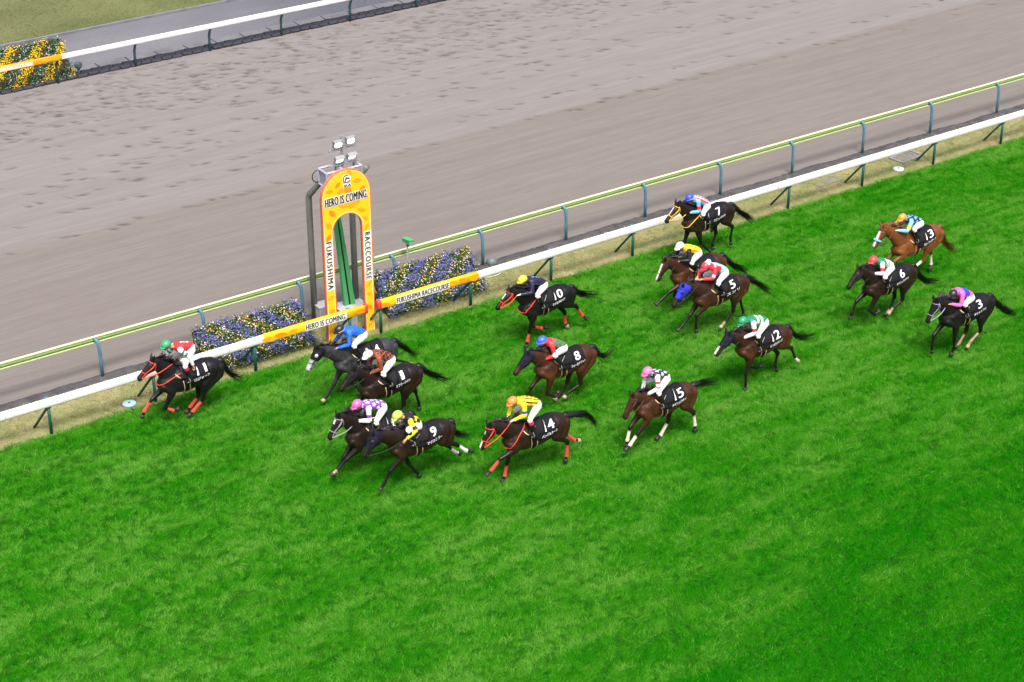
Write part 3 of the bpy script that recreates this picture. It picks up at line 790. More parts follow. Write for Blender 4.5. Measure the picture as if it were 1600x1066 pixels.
# ------------------------------------------------------------------ flower beds
leaf_m = mat('flower_leaves', 'attr', 0.6, 0.3, noise=0.2, scale=20)
petal_m = mat('petals', 'attr', 0.6, 0.3, noise=0.08, scale=25)
PET = {'blue': [(0.13, 0.12, 0.42), (0.20, 0.19, 0.52), (0.085, 0.075, 0.31)], 'white': [(0.56, 0.50, 0.56), (0.46, 0.32, 0.40), (0.60, 0.58, 0.60)],
       'yellow': [(0.58, 0.38, 0.01), (0.66, 0.46, 0.02), (0.45, 0.25, 0.02)], 'gold': [(0.85, 0.50, 0.005), (0.80, 0.58, 0.01)], 'maroon': [(0.10, 0.012, 0.014), (0.22, 0.02, 0.03)], 'pale': [(0.42, 0.45, 0.62), (0.5, 0.5, 0.6)]}
def flower_bed(label, A, B, depth, z0, z1, seq, kdir, per, n, seed, dens=1.0):
    """planted rack leaning from the front edge A-B up to the back"""
    A, B = Vector(A), Vector(B)
    root = empty('flower_bed', tuple(A)); tag(root, label, 'flower bed', 'planted flower racks')
    U = B-A; L = U.length; U.normalize(); Vd = Vector((0, depth, z1-z0)); S = Vd.length; Vd.normalize(); Nn = U.cross(Vd).normalized()
    O = Vector((0, 0, z0))
    fr = MB()
    for x in (0.02, L-0.02):
        o = U*x
        fr.tube([o+Vector((0, .02, 0)), o+Vector((0, .02, z0))], .018, 6); fr.tube([o+Vector((0, depth, 0)), o+Vector((0, depth, z1))], .018, 6)
        fr.tube([o+O, o+O+Vd*S], .018, 6); fr.tube([o+Vector((0, .02, .12)), o+Vector((0, depth, .12))], .014, 6); fr.tube([o+Vector((0, depth*.4, z0+(z1-z0)*.4)), o+Vector((0, depth, z0+(z1-z0)*.45))], .014, 6)
    for q in (Vector((0, .02, .12)), Vector((0, depth, .12)), Vector((0, depth, z1))): fr.tube([U*.02+q, U*(L-.02)+q], .014, 6)
    fr.build('rack', dark_m, root)
    bk = MB(); q = [O-Nn*.03, O+U*L-Nn*.03, O+U*L+Vd*S-Nn*.03, O+Vd*S-Nn*.03]
    bk.add([p for p in q]+[p-Nn*.06 for p in q], [(0,1,2,3), (7,6,5,4), (0,4,5,1), (1,5,6,2), (2,6,7,3), (3,7,4,0)])
    bk.build('planting_panel', mat('dark_soil', (0.022, 0.026, 0.014, 1), .9), root, smooth=False)
    rs = np.random.RandomState(seed)
    nl = int(L*S*2600*dens)
    def scatter(m, lift):
        u = rs.uniform(-.03, L+.03, m); u = u+rs.normal(0, .05, m)*((u < .12) | (u > L-.12)); v = rs.uniform(-.07, S+.05, m); v = v+rs.normal(0, .05, m)*((v < .10) | (v > S-.10))
        bump = 0.09*vnoise(u*5+seed, v*5, seed)+.05*vnoise(u*13+seed, v*13, seed+1)-.03
        h = lift+bump+rs.uniform(0, .05, m)
        P = np.array(O)[None]+u[:, None]*np.array(U)+v[:, None]*np.array(Vd)+h[:, None]*np.array(Nn)
        return u, v, P
    u, v, P = scatter(nl, 0.0)
    d1 = rs.normal(size=(nl, 3)); d1 += np.array(Nn)*0.4; d1 /= np.linalg.norm(d1, axis=1)[:, None]
    d2 = np.cross(d1, rs.normal(size=(nl, 3))); d2 /= np.linalg.norm(d2, axis=1)[:, None]
    sz = rs.uniform(.025, .05, nl)[:, None]
    V = np.stack([P-d2*sz*.4, P+d1*sz*.9, P+d2*sz*.4, P-d1*sz*.7], 1).reshape(-1, 3)
    c = np.array([(0.055, 0.115, 0.035), (0.09, 0.16, 0.045), (0.04, 0.09, 0.045)])[rs.randint(0, 3, nl)]
    me = np_mesh('foliage', V, np.arange(nl*4).reshape(-1, 4), leaf_m, np.repeat(c, 4, 0), smooth=False)
    tag(link(bpy.data.objects.new('foliage', me), root), kind='stuff')
    m = int(L*S*n)
    u, v, P = scatter(m, 0.035)
    w = (u+kdir*v)/per+0.25*rs.normal(size=m)
    ci = np.floor(w).astype(int) % len(seq)
    for name in dict.fromkeys(seq):
        k = np.array([seq[i] == name for i in ci]) & (vnoise(u*9+seed, v*9, seed+3)+.28*rs.rand(m) > .30) & (rs.rand(m) < {'blue': .55, 'yellow': .24, 'white': .26, 'maroon': .34, 'pale': .15, 'gold': .75}[name])
        q = P[k]; t = len(q)
        if not t: continue
        nn = np.array(Nn)+np.array([0, 0, .35])+rs.normal(size=(t, 3))*.45; nn /= np.linalg.norm(nn, axis=1)[:, None]
        a = np.cross(nn, rs.normal(size=(t, 3))); a /= np.linalg.norm(a, axis=1)[:, None]; b = np.cross(nn, a)
        rr = rs.uniform(.012, .024, t)[:, None]
        ring = [q+(a*math.cos(g)+b*math.sin(g))*rr*(1.0 if i % 2 == 0 else .72)+nn*0.006*(i % 2) for i, g in enumerate([2*math.pi*j/10 for j in range(10)])]
        V = np.concatenate([q[:, None]-nn[:, None]*.004, np.stack(ring, 1)], 1).reshape(-1, 3)
        F = np.concatenate([np.array([[0, 1+j, 1+(j+1) % 10] for j in range(10)])[None]+11*np.arange(t)[:, None, None]]).reshape(-1, 3)
        pc = np.array(PET[name]); cc = pc[rs.randint(0, len(pc), t)]
        me = np_mesh(name+'_blossoms', V, F, petal_m, np.repeat(cc, 11, 0), smooth=False)
        tag(link(bpy.data.objects.new(name+'_blossoms', me), root), kind='stuff')
flower_bed('rack of blue, white and yellow pansies left of the finish arch', (18.98, 42.28, 0), (22.15, 42.28, 0), 1.05, 0.10, 0.88, ['blue', 'blue', 'white', 'yellow', 'white'], 0.97, 0.20, 1500, 5)
flower_bed('rack of blue, white and yellow pansies right of the finish arch', (24.62, 42.45, 0), (27.85, 42.45, 0), 0.98, 0.10, 0.94, ['blue', 'blue', 'white', 'yellow', 'white'], -1.07, 0.21, 1500, 6)
flower_bed('rack of yellow pansies in diagonal stripes behind the far rail', (20.4, 65.62, 0), (24.95, 65.62, 0), 1.15, 0.10, 1.15, ['gold', 'gold', 'maroon', 'pale', 'pale'], -0.9, 0.22, 1100, 7)
# ------------------------------------------------------------------ horses and riders
def remesh(mb, voxel, iters=4, fac=0.5):
    me = bpy.data.meshes.new('tmp'); me.from_pydata(mb.v, [], mb.f); me.update()
    bm = bmesh.new(); bm.from_mesh(me); bmesh.ops.recalc_face_normals(bm, faces=bm.faces[:]); bm.to_mesh(me); bm.free()
    o = bpy.data.objects.new('tmp', me); COL.objects.link(o)
    r = o.modifiers.new('r', 'REMESH'); r.mode = 'VOXEL'; r.voxel_size = voxel; r.adaptivity = 0
    s = o.modifiers.new('s', 'SMOOTH'); s.factor = fac; s.iterations = iters
    dg = bpy.context.evaluated_depsgraph_get()
    out = bpy.data.meshes.new_from_object(o.evaluated_get(dg))
    COL.objects.unlink(o); bpy.data.objects.remove(o); bpy.data.meshes.remove(me)
    n = len(out.vertices)
    V = np.empty(n*3, np.float32); out.vertices.foreach_get('co', V); V = V.reshape(-1, 3).astype(np.float64)
    N = np.empty(n*3, np.float32); out.vertices.foreach_get('normal', N); N = N.reshape(-1, 3).astype(np.float64)
    F = np.array([tuple(p.vertices) for p in out.polygons if len(p.vertices) == 4], np.int32)
    bpy.data.meshes.remove(out)
    return V, N, F

def seg_assign(V, segs):
    """nearest limb segment (distance less its radius) for every vertex: index and parameter"""
    best = np.full(len(V), 1e9); bi = np.zeros(len(V), int); bt = np.zeros(len(V))
    for i, (nm, a, b, ra, rb) in enumerate(segs):
        a = np.array(a); b = np.array(b); d = b-a; L2 = d@d
        t = np.clip(((V-a)@d)/L2, 0, 1)
        q = a+t[:, None]*d
        dist = np.linalg.norm(V-q, axis=1)-(ra+(rb-ra)*t)
        k = dist < best
        best[k] = dist[k]; bi[k] = i; bt[k] = t[k]
    return bi, bt

def shell(name, V, N, F, mask, off, m, parent, col=None):
    f = F[mask[F].all(1)]
    if not len(f): return None
    ids = np.unique(f); mp = np.zeros(len(V), int); mp[ids] = np.arange(len(ids))
    o_ = off if np.isscalar(off) else off[ids][:, None]
    me = np_mesh(name, V[ids]+N[ids]*o_, mp[f], m, None if col is None else col[ids])
    return link(bpy.data.objects.new(name, me), parent)

def clampseg(a, b, lo, hi):
    d = b-a; L = d.length
    if L < 1e-6: return a+Vector((0, 0, -lo))
    return a+d*(min(max(L, lo), hi)/L)

def cr(pts, n=6):
    """smooth curve through points"""
    P = [Vector(p) for p in pts]; P = [P[0]*2-P[1]]+P+[P[-1]*2-P[-2]]; out = []
    for i in range(1, len(P)-2):
        for k in range(n):
            t = k/n
            out.append(0.5*((2*P[i])+(P[i+1]-P[i-1])*t+(2*P[i-1]-5*P[i]+4*P[i+1]-P[i+2])*t*t+(3*P[i]-P[i-1]-3*P[i+1]+P[i+2])*t**3))
    return out+[P[-2]]

COAT = {'black': ((.0080, .0070, .0080), (.012, .0095, .0095), (.006, .0055, .006)),
        'grey': ((.030, .030, .034), (.060, .060, .066), (.016, .016, .018)),
        'dark bay': ((.0120, .0075, .0062), (.036, .0145, .0078), (.008, .007, .007)),
        'brown': ((.023, .0105, .0072), (.066, .023, .0100), (.011, .008, .007)),
        'bay': ((.040, .0150, .0080), (.088, .030, .0120), (.014, .009, .008)),
        'chestnut': ((.165, .0520, .0160), (.215, .076, .022), (.13, .040, .014))}
coat_m = mat('horse_coat', 'attr', 0.40, 0.34, noise=0.25, scale=7, bump=0.22, bscale=11)
hair_m = {'black': mat('black_hair', (.010, .009, .010, 1), .5, .4), 'chestnut': mat('chestnut_hair', (.15, .05, .018, 1), .5, .4)}
hoof_m = {'d': mat('dark_hoof', (.035, .030, .027, 1), .5, .4), 'p': mat('pale_hoof', (.40, .31, .21, 1), .55, .4)}
eye_m = mat('horse_eye', (.006, .005, .005, 1), .1, .6)
cloth_m = mat('saddle_cloth_black', (.009, .009, .014, 1), .75, .18, noise=.1)
saddle_m = mat('saddle_leather', (.008, .008, .009, 1), .6, .22)
girth_m = mat('girth_cream', (.62, .50, .24, 1), .6)
num_m = mat('number_white', (.84, .84, .84, 1), .55, .3, noise=.03)
STRAP = {k: mat('strap_'+k, c, .5, .4, noise=.06) for k, c in (('red', (.75, .055, .035, 1)), ('yellow', (.80, .48, .02, 1)), ('black', (.012, .011, .012, 1)), ('pale', (.30, .29, .34, 1)), ('brown', (.06, .03, .02, 1)))}
WRAP = {k: mat('wrap_'+k, c, .8, .2, noise=.08, scale=25) for k, c in (('red', (.62, .070, .060, 1)), ('cream', (.72, .62, .50, 1)), ('white', (.78, .76, .75, 1)))}
HOODM = {k: mat('hood_'+k, c, .75, .2, noise=.06) for k, c in (('navy', (.009, .0095, .022, 1)), ('black', (.008, .008, .010, 1)), ('blue', (.030, .045, .62, 1)))}
TRUNK = [(.76, 1.32, 1.12, .07), (.68, 1.42, 1.00, .165), (.57, 1.50, .93, .205), (.42, 1.59, .885, .235), (.25, 1.605, .855, .268), (.04, 1.545, .85, .292), (-.18, 1.53, .90, .295), (-.36, 1.555, .955, .288), (-.54, 1.585, 1.02, .285), (-.70, 1.55, 1.07, .262), (-.82, 1.47, 1.10, .215), (-.92, 1.36, 1.13, .13)]

def make_horse(n, d, cfg):
    root = empty('racehorse', (d['pos'][0], d['pos'][1], 0), math.pi)
    tag(root, cfg['label'], 'horse', 'galloping racehorses on the turf')
    sx, dz = d['sx'], d['dz']
    def zshift(x): return dz*(0.55+0.45*min(max((0.4-x)/0.9, 0), 1))
    def T(x, y, z): return Vector((x*sx, y, z+zshift(x)))
    mb = MB(); segs = []
    def limb(pts, rad, nm, nn=12):
        k_ = lambda r_, f_: tuple(q*f_ for q in r_) if hasattr(r_, '__len__') else r_*f_
        m_ = lambda r_: max(r_) if hasattr(r_, '__len__') else r_
        P_ = [Vector(p) for p in pts]; d0 = (P_[0]-P_[1]).normalized()*m_(rad[0]); d1 = (P_[-1]-P_[-2]).normalized()*m_(rad[-1])
        mb.tube([P_[0]+d0*.8, P_[0]+d0*.5]+P_+[P_[-1]+d1*.5, P_[-1]+d1*.8], [k_(rad[0], .45), k_(rad[0], .82)]+list(rad)+[k_(rad[-1], .82), k_(rad[-1], .45)], nn)
        for i in range(len(pts)-1):
            r0 = rad[i] if not hasattr(rad[i], '__len__') else sum(rad[i])/2
            r1 = rad[i+1] if not hasattr(rad[i+1], '__len__') else sum(rad[i+1])/2
            segs.append((nm if isinstance(nm, str) else nm[i], tuple(pts[i]), tuple(pts[i+1]), r0, r1))
    # trunk
    rings = []
    for x, zt, zb, hw in TRUNK:
        rr = []; zc, hz = (zt+zb)/2, (zt-zb)/2
        for k in range(20):
            t = 2*math.pi*k/20; c, s = math.cos(t), math.sin(t)
            nar = 1-(0.22 if x > -.3 else 0.12)*max(s, 0)**2
            rr.append(T(x, hw*nar*math.copysign(abs(c)**.88, c), zc+hz*math.copysign(abs(s)**.92, s)))
        rings.append(rr)
    mb.loft(rings)
    def trunk_c(x):
        xs = [t[0] for t in TRUNK][::-1]
        g = lambda j: float(np.interp(x, xs, [t[j] for t in TRUNK][::-1]))
        return (g(1)+g(2))/2, (g(1)-g(2))/2, g(3)
    for i in range(len(TRUNK)-1):
        a, b = TRUNK[i], TRUNK[i+1]
        segs.append(('trunk', tuple(T(a[0], 0, (a[1]+a[2])/2)), tuple(T(b[0], 0, (b[1]+b[2])/2)), a[3], b[3]))
    # neck and head
    poll = Vector((d['poll'][0], 0, d['poll'][1])); mz = Vector((d['muz'][0], 0, d['muz'][1]))
    hd = (mz-poll); hd.normalize(); HL = 0.635
    pp = Vector((-hd.z, 0, hd.x))                 # forehead direction, forward and up
    if pp.z < 0 and pp.x < 0: pp = -pp
    n0 = T(.40, 0, 1.325); n3 = poll-pp*.085+hd*.02
    nd = (n3-n0); side = Vector((-nd.z, 0, nd.x)).normalized()
    pts = [n0+nd*t+side*(0.045*math.sin(math.pi*t)) for t in (0, .2, .4, .6, .8, .95, 1.03)]
    limb(pts, [(.335, .195), (.300, .170), (.245, .140), (.200, .115), (.172, .098), (.155, .090), (.130, .078)], 'neck', 16)
    HR = [(-.03, .085, .068), (.06, .128, .092), (.20, .152, .108), (.34, .138, .098), (.50, .108, .076), (.68, .088, .066), (.82, .084, .072), (.92, .078, .072), (.985, .054, .054)]
    hp, hr = [], []
    for t, hh, hw in HR:
        hp.append(poll+hd*(t*HL)-pp*(hh-.035+.02*t)); hr.append((hh, hw))
    mb.tube(hp, hr, 14)
    for i in range(len(hp)-1): segs.append(('head', tuple(hp[i]), tuple(hp[i+1]), sum(hr[i])/2, sum(hr[i+1])/2))
    HEAD0 = [i for i, s in enumerate(segs) if s[0] == 'head']
    for s in (-1, 1):
        e0 = poll+Vector((0, s*.052, 0))+pp*.01-hd*.01
        ed = (pp*.40-hd*.75+Vector((0, s*.25, 0))).normalized()
        mb.tube([e0-ed*.03, e0+ed*.03, e0+ed*.075, e0+ed*.12, e0+ed*.15], [.026, .034, .032, .020, .008], 8)
        segs.append(('ear', tuple(e0), tuple(e0+ed*.15), .034, .01))
        mb.ball(hp[1]+hd*.11+pp*.055+Vector((0, s*.062, 0)), (.035, .028, .035))     # brow
        mb.ball(hp[7]+pp*.02+Vector((0, s*.035, 0)), (.035, .03, .03))               # nostril
    # legs
    hooves = []; LEG = {}
    for l in ('NF', 'FF', 'NH', 'FH'):
        sg = 1 if l[0] == 'N' else -1
        K, Fk, Hh = [Vector((p[0], sg*.13, p[1])) for p in d[l]]
        if l[1] == 'F':
            el = T(.40, sg*.165, .98); el.x += min(max((K.x-el.x)*.22, -.10), .14); el.z += min(max((K.z-.55)*.15, -.05), .08)
            K = clampseg(el, K, .38, .47); K.y = sg*.125
            Fk = clampseg(K, Fk, .27, .34); Fk.y = sg*.115
            Hh = clampseg(Fk, Hh, .15, .19); Hh.y = sg*.115
            sh = T(.50, sg*.125, 1.27)
            limb([T(.36, sg*.10, 1.46), sh, el+Vector((.03, 0, .10)), el], [(.10, .06), (.165, .10), (.135, .085), (.100, .075)], 'shoulder')
            limb([T(.66, sg*.10, 1.17), el+Vector((.05, 0, .04))], [.105, .085], 'shoulder')
            fa = K-el
            limb([el+Vector((0, 0, .05)), el+fa*.18, el+fa*.45, el+fa*.75, el+fa*.92, K, K+(Fk-K)*.10], [(.125, .092), (.112, .082), (.082, .066), (.060, .053), (.061, .055), (.060, .054), (.048, .043)], 'arm'+l, 10)
        else:
            st = T(-.46, sg*.185, 1.02); st.x += min(max((K.x-(-.72))*.25, -.12), .16); st.z += min(max((K.z-.55)*.25, -.04), .08)
            K = clampseg(st, K, .40, .50); K.y = sg*.135
            Fk = clampseg(K, Fk, .33, .41); Fk.y = sg*.12
            Hh = clampseg(Fk, Hh, .15, .19); Hh.y = sg*.12
            limb([T(-.58, sg*.12, 1.36), T(-.55, sg*.14, 1.20), st], [(.20, .15), (.205, .145), (.135, .095)], 'thigh')
            ga = K-st
            limb([T(-.80, sg*.125, 1.30), T(-.77, sg*.135, 1.12), st+ga*.38+Vector((-.035, 0, 0)), st+ga*.62], [(.150, .125), (.150, .115), (.108, .085), (.07, .058)], 'thigh')
            limb([st, st+ga*.2, st+ga*.5, st+ga*.8, K, K+(Fk-K)*.12], [(.150, .105), (.132, .092), (.094, .068), (.066, .052), (.072, .055), (.051, .046)], 'arm'+l, 10)
            hk = K+ (ga.normalized()*.03-(Fk-K).normalized()*.035)
            mb.ball(hk, (.035, .032, .035))
        ca = Fk-K; pa = Hh-Fk
        limb([K, K+ca*.15, K+ca*.5, K+ca*.85, Fk, Fk+pa*.12], [(.052, .046), (.043, .038), (.040, .034), (.042, .036), (.051, .045), (.046, .041)], 'can'+l, 10)
        limb([Fk, Fk+pa*.35, Fk+pa*.62], [(.047, .043), (.040, .037), (.046, .043)], 'pas'+l, 10)
        pdir = pa.normalized(); LEG[l] = (K, Fk, Hh)
        # hoof: sloped truncated cone at the end of the pastern
        hb = MB(); ax = pdir; lat = Vector((0, 1, 0)); fw = lat.cross(ax).normalized()
        if fw.x < 0: fw = -fw
        h0 = Fk+pa*.55
        rg = []
        for t, ra, rb in ((0, .045, .044), (.02, .050, .049), (.085, .066, .061), (.088, .060, .055)):
            rg.append([h0+ax*t+fw*(ra*math.cos(q)+.012*t/.085)+lat*(rb*math.sin(q)) for q in [2*math.pi*k/14 for k in range(14)]])
        hb.loft(rg); pal = l in cfg.get('pale', ())
        hooves.append(hb.build('hoof', hoof_m['p' if pal else 'd'], root))
        if pal: tag(hooves[-1], 'pale hoof')
    V, N, F = remesh(mb, 0.0165, 5, 0.5)
    bi, bt = seg_assign(V, segs); nm = np.array([s[0] for s in segs]); vn = nm[bi]
    base, light, dark = [np.array(c) for c in COAT[cfg['coat']]]
    rs = np.random.RandomState(hash(n) % 1000 if False else int(n)*7+1)
    nz = vnoise(V[:, 0]*4+int(n), V[:, 2]*4+V[:, 1]*3, int(n))
    # reddish flank and quarters, darker crest and points, as a coat has
    k = np.clip(0.15+0.9*np.exp(-((V[:, 2]-1.12)/.28)**2)*np.where(np.isin(vn, ['trunk', 'thigh', 'shoulder']), 1, .35), 0, 1)*(.6+.6*nz)
    k = np.clip(k*cfg.get('red', .7), 0, 1)[:, None]
    col = base*(1-k)+light*k
    if cfg['coat'] == 'grey':
        m_ = vnoise(V[:, 0]*14, V[:, 2]*14+V[:, 1]*9, 3)[:, None]; col = col*(.65+.8*m_)
    dk = np.zeros(len(V))
    for l in ('NF', 'FF', 'NH', 'FH'):
        a = vn == 'arm'+l; dk[a] = np.clip((V[a][:, 2]*0+bt[a]*.0)+np.array([.0, .15, .55, .9, 1, 1, 1])[np.clip(bi[a]-np.where(nm == 'arm'+l)[0][0], 0, 6)], 0, 1)
        dk[(vn == 'can'+l) | (vn == 'pas'+l)] = 1
    dk[vn == 'ear'] = .7
    ht = ((V-np.array(poll))@np.array(hd))/HL
    dk = np.maximum(dk, np.where(vn == 'head', np.clip((ht-.78)/.15, 0, 1)*.75, 0))
    if cfg['coat'] == 'chestnut': dk *= .35
    col = col*(1-dk[:, None])+dark*dk[:, None]
    ph = (V-np.array(poll))@np.array(pp); up_ = np.where(vn == 'head', 1, 0)*(N@np.array(pp) > .25)
    for t0, t1, w in cfg.get('blaze', ()):
        m_ = (up_ > 0) & (ht > t0) & (ht < t1) & (np.abs(V[:, 1]) < w); col[m_] = (.72, .69, .68)
    if cfg.get('pale_muzzle'):
        f_ = np.clip((ht-.42)/.12, 0, 1)*(vn == 'head'); col = col*(1-f_[:, None])+np.array((.42, .42, .45))*f_[:, None]
        f_ = np.clip((ht-.93)/.05, 0, 1)*(vn == 'head'); col = col*(1-f_[:, None])+np.array((.06, .055, .06))*f_[:, None]
    for l, lo in cfg.get('sock', {}).items():
        c_ = {'w': (.66, .60, .55), 'c': (.36, .25, .17)}[lo[1]]
        Kp, Fp = np.array(LEG[l][0]), np.array(LEG[l][1]); t_ = ((V-Kp)@(Fp-Kp))/((Fp-Kp)@(Fp-Kp))
        m_ = ((vn == 'can'+l) & (t_ > lo[0])) | (vn == 'pas'+l); col[m_] = c_
    me = np_mesh('body', V, F, coat_m, col)
    body = link(bpy.data.objects.new('body', me), root)
    bvh = BVHTree.FromPolygons([tuple(v) for v in V], [tuple(f) for f in F])
    for s in (-1, 1):
        e = MB(); e.ball(hp[1]+hd*.115+pp*.050+Vector((0, s*.083, 0)), (.020, .014, .018), nu=10, nv=7); e.build('eye', eye_m, root)
    def surf(c, dr, off, far=0.6):
        h = bvh.ray_cast(c, dr, far)
        if h[0] is None: return c+dr*(.2+off)
        return h[0]+dr*off
    def trunk_pt(x, ang, off):                     # ang from the spine, + is the near (left) side
        zc, hz, hw = trunk_c(x)
        return surf(T(x, 0, zc), Vector((0, math.sin(ang), math.cos(ang))), off)
    # saddle cloth, number and name
    cx0, cx1 = .14, -.50
    mbc = MB(); nu, nv = 14, 31; A = R(98)
    P = [[trunk_pt(cx0+(cx1-cx0)*i/(nu-1), -A+2*A*j/(nv-1), .016) for j in range(nv)] for i in range(nu)]
    for _ in range(2):
        P = [[(P[i][j]*2+P[max(i-1, 0)][j]+P[min(i+1, nu-1)][j])/4 for j in range(nv)] for i in range(nu)]
    mbc.add([p for r_ in P for p in r_], [(i*nv+j, i*nv+j+1, (i+1)*nv+j+1, (i+1)*nv+j) for i in range(nu-1) for j in range(nv-1)])
    cl = mbc.build('saddle_cloth', cloth_m, root); so = cl.modifiers.new('thick', 'SOLIDIFY'); so.thickness = .01; so.offset = 0
    def on_cloth(a, b, xc, ac, off=.0075):
        x = xc-a; ang = ac-b/.315
        u = (x-cx0)/(cx1-cx0)*(nu-1); v = (ang+A)/(2*A)*(nv-1)
        i = min(max(int(u), 0), nu-2); j = min(max(int(v), 0), nv-2); fu, fv = u-i, v-j
        q = P[i][j]*(1-fu)*(1-fv)+P[i+1][j]*fu*(1-fv)+P[i][j+1]*(1-fu)*fv+P[i+1][j+1]*fu*fv
        nn = (P[i+1][j]-P[i][j]).cross(P[i][j+1]-P[i][j]).normalized()
        if nn.dot(q-T(x, 0, trunk_c(x)[0])) < 0: nn = -nn
        return q+nn*off
    for s, h, w, xc, ac, nmx, bd in ((cfg.get('num', n), .235, .135*len(cfg.get('num', n))-.005, -.285, R(48), 'number', .028), (cfg['name'], .085, .42, -.275, R(88), 'name_lettering', .02)):
        vs, fs = text_verts(s, 1.0, bd)
        if not len(vs): continue
        sp = vs.max(0)-vs.min(0)
        if s == '1': w = .075
        vs = vs*np.array([w/sp[0], h/sp[1]])
        vs, fs = bisect_grid(vs, fs, .035, 1)
        t_ = MB(); bx_ = .010 if nmx == 'number' else .003
        for q_ in (-1, 0, 1): t_.add([on_cloth(a+q_*bx_, b, xc, ac, .0075+.0006*(q_+1)) for a, b in vs], fs); t_.build(nmx, num_m, cl, smooth=False)
    # small racing saddle with flaps and a pad behind
    ms = MB(); nu2, nv2 = 8, 25; A2 = R(70)
    def sad(i, j):
        x = .20-.40*i/(nu2-1); a_ = -A2+2*A2*j/(nv2-1)
        x2 = x+.09*(abs(a_)/A2)**2*(1 if x > 0 else .6)
        o_ = .030+.03*math.exp(-(a_/.35)**2)*(1.3 if i in (0, nu2-2, nu2-1) else .5)
        return trunk_pt(x2, a_, o_)
    ms.add([sad(i, j) for i in range(nu2) for j in range(nv2)], [(i*nv2+j, i*nv2+j+1, (i+1)*nv2+j+1, (i+1)*nv2+j) for i in range(nu2-1) for j in range(nv2-1)])
    sdl = ms.build('saddle', saddle_m, root); so = sdl.modifiers.new('thick', 'SOLIDIFY'); so.thickness = .02
    if cfg.get('pad'):
        mp_ = MB(); q = [[trunk_pt(-.13-.09*i/4, -R(34)+R(68)*j/12, .024) for j in range(13)] for i in range(5)]
        mp_.add([p for r_ in q for p in r_], [(i*13+j, i*13+j+1, (i+1)*13+j+1, (i+1)*13+j) for i in range(4) for j in range(12)])
        mp_.build('saddle_pad', mat('pad_grey_blue', (.16, .19, .27, 1), .6), sdl)
    # girth: two cream straps round the belly, a dark one between
    for x, rr, m_ in ((.20, .013, girth_m), (.06, .013, girth_m), (.13, .022, saddle_m)):
        g = MB(); g.tube([trunk_pt(x+.04*math.cos(a_), a_, .008) for a_ in [R(80+200*k/22) for k in range(23)]], [(rr, rr*.6)]*23 if False else rr*.8, 6)
        g.build('girth', m_, root)
    for s in (1, -1):
        g = MB(); g.tube([trunk_pt(.36, s*R(38), .012), trunk_pt(.32, s*R(52), .014), trunk_pt(.26, s*R(64), .016)], [.010, .020, .016], 6); g.build('breast_strap', girth_m, root)
    # bridle, reins and neck strap
    sm = STRAP[cfg.get('strap', 'black')]
    def head_c(t):
        ts = [q[0] for q in HR]; i = max(0, min(len(ts)-2, int(np.searchsorted(ts, t))-1)); f_ = (t-ts[i])/(ts[i+1]-ts[i]); return hp[i]+(hp[i+1]-hp[i])*f_
    Yv = Vector((0, 1, 0))
    def head_pt(t, a_, off=.007): return surf(head_c(t), pp*math.cos(a_)+Yv*math.sin(a_), off, .3)
    br = MB(); thick = .0105 if cfg.get('strap', 'black') != 'black' else .009
    br.tube([head_pt(.63, 2*math.pi*k/18) for k in range(19)], thick, 6)
    br.tube([head_pt(.13-.05*abs(a_)/1.6, a_) for a_ in [R(-95+190*k/14) for k in range(15)]], thick, 6)
    for s in (1, -1):
        br.tube([head_pt(.03+.80*k/9, s*R(88), .008) for k in range(10)], thick*.9, 6)
        br.tube([head_pt(.05+.30*k/5, s*R(100+60*k/5), .008) for k in range(6)], thick*.8, 6)
        br.tube([head_pt(.63, s*R(60), .012), head_pt(.40, s*R(80), .012), head_pt(.10, s*R(92), .010)], thick*.8, 6)
        br.ball(head_pt(.83, s*R(95), .01), .02, nu=8, nv=6)
    br = br.build('bridle', sm, root)
    if cfg.get('roll'):
        q = MB(); q.tube([head_pt(.62, R(-115+230*k/16), .022) for k in range(17)], .033, 8); q.build('noseband_roll', mat('sky_blue_fleece', (.16, .50, .70, 1), .9), br)
    hands = [Vector((d['J']['W'][0], .075, d['J']['W'][1])), Vector((d['J']['W'][0]+.05, -.075, d['J']['W'][1]+.015))]
    if n == '9': hands[0].y = .20; hands[0].x += .06
    if n == '11': hands[0] = Vector((.40, .09, 1.70)); hands[1] = Vector((.56, -.09, 1.74))
    for s, h in ((1, hands[0]), (-1, hands[1])):
        b0 = head_pt(.84, s*R(95), .015); mid = (b0+h)/2+Vector((0, s*.05, -.035)); q = MB()
        q.tube(cr([b0, mid, h], 6), .0095 if cfg.get('strap', 'black') == 'black' else .012, 6); q.build('rein', STRAP['pale'] if cfg.get('strap') == 'pale' else sm, root)
    if cfg.get('martingale'):
        q = MB(); cc_ = n0+nd*.16; dv = nd.normalized(); up2 = side
        loop = []
        for k in range(25):
            a_ = 2*math.pi*k/24; dr = (up2*math.cos(a_)+Yv*math.sin(a_)+dv*(-.25+.45*math.cos(a_)*-1)*.6).normalized(); loop.append(surf(cc_, dr, .012, .8))
        q.tube(loop, .013, 6); q.build('neck_strap', sm, root)
    if cfg.get('hood'):
        hm, t1 = cfg['hood']
        mk = ((vn == 'head') & (ht < t1)) | ((vn == 'ear') & (cfg.get('hood_ears', True))) | ((vn == 'neck') & (ht > -.16) & (np.linalg.norm(V-np.array(hp[1]), axis=1) < .20))
        ho = shell('hood', V, N, F, mk, .008, HOODM[hm], root)
        if cfg.get('cups') and ho:
            for s in (1, -1):
                q = MB(); c_ = hp[1]+hd*.115+pp*.045+Vector((0, s*.088, 0)); q.ball(c_, (.055, .032, .055), nu=12, nv=8); q.build('eye_cup', cfg_cup(cfg['cups']), ho)
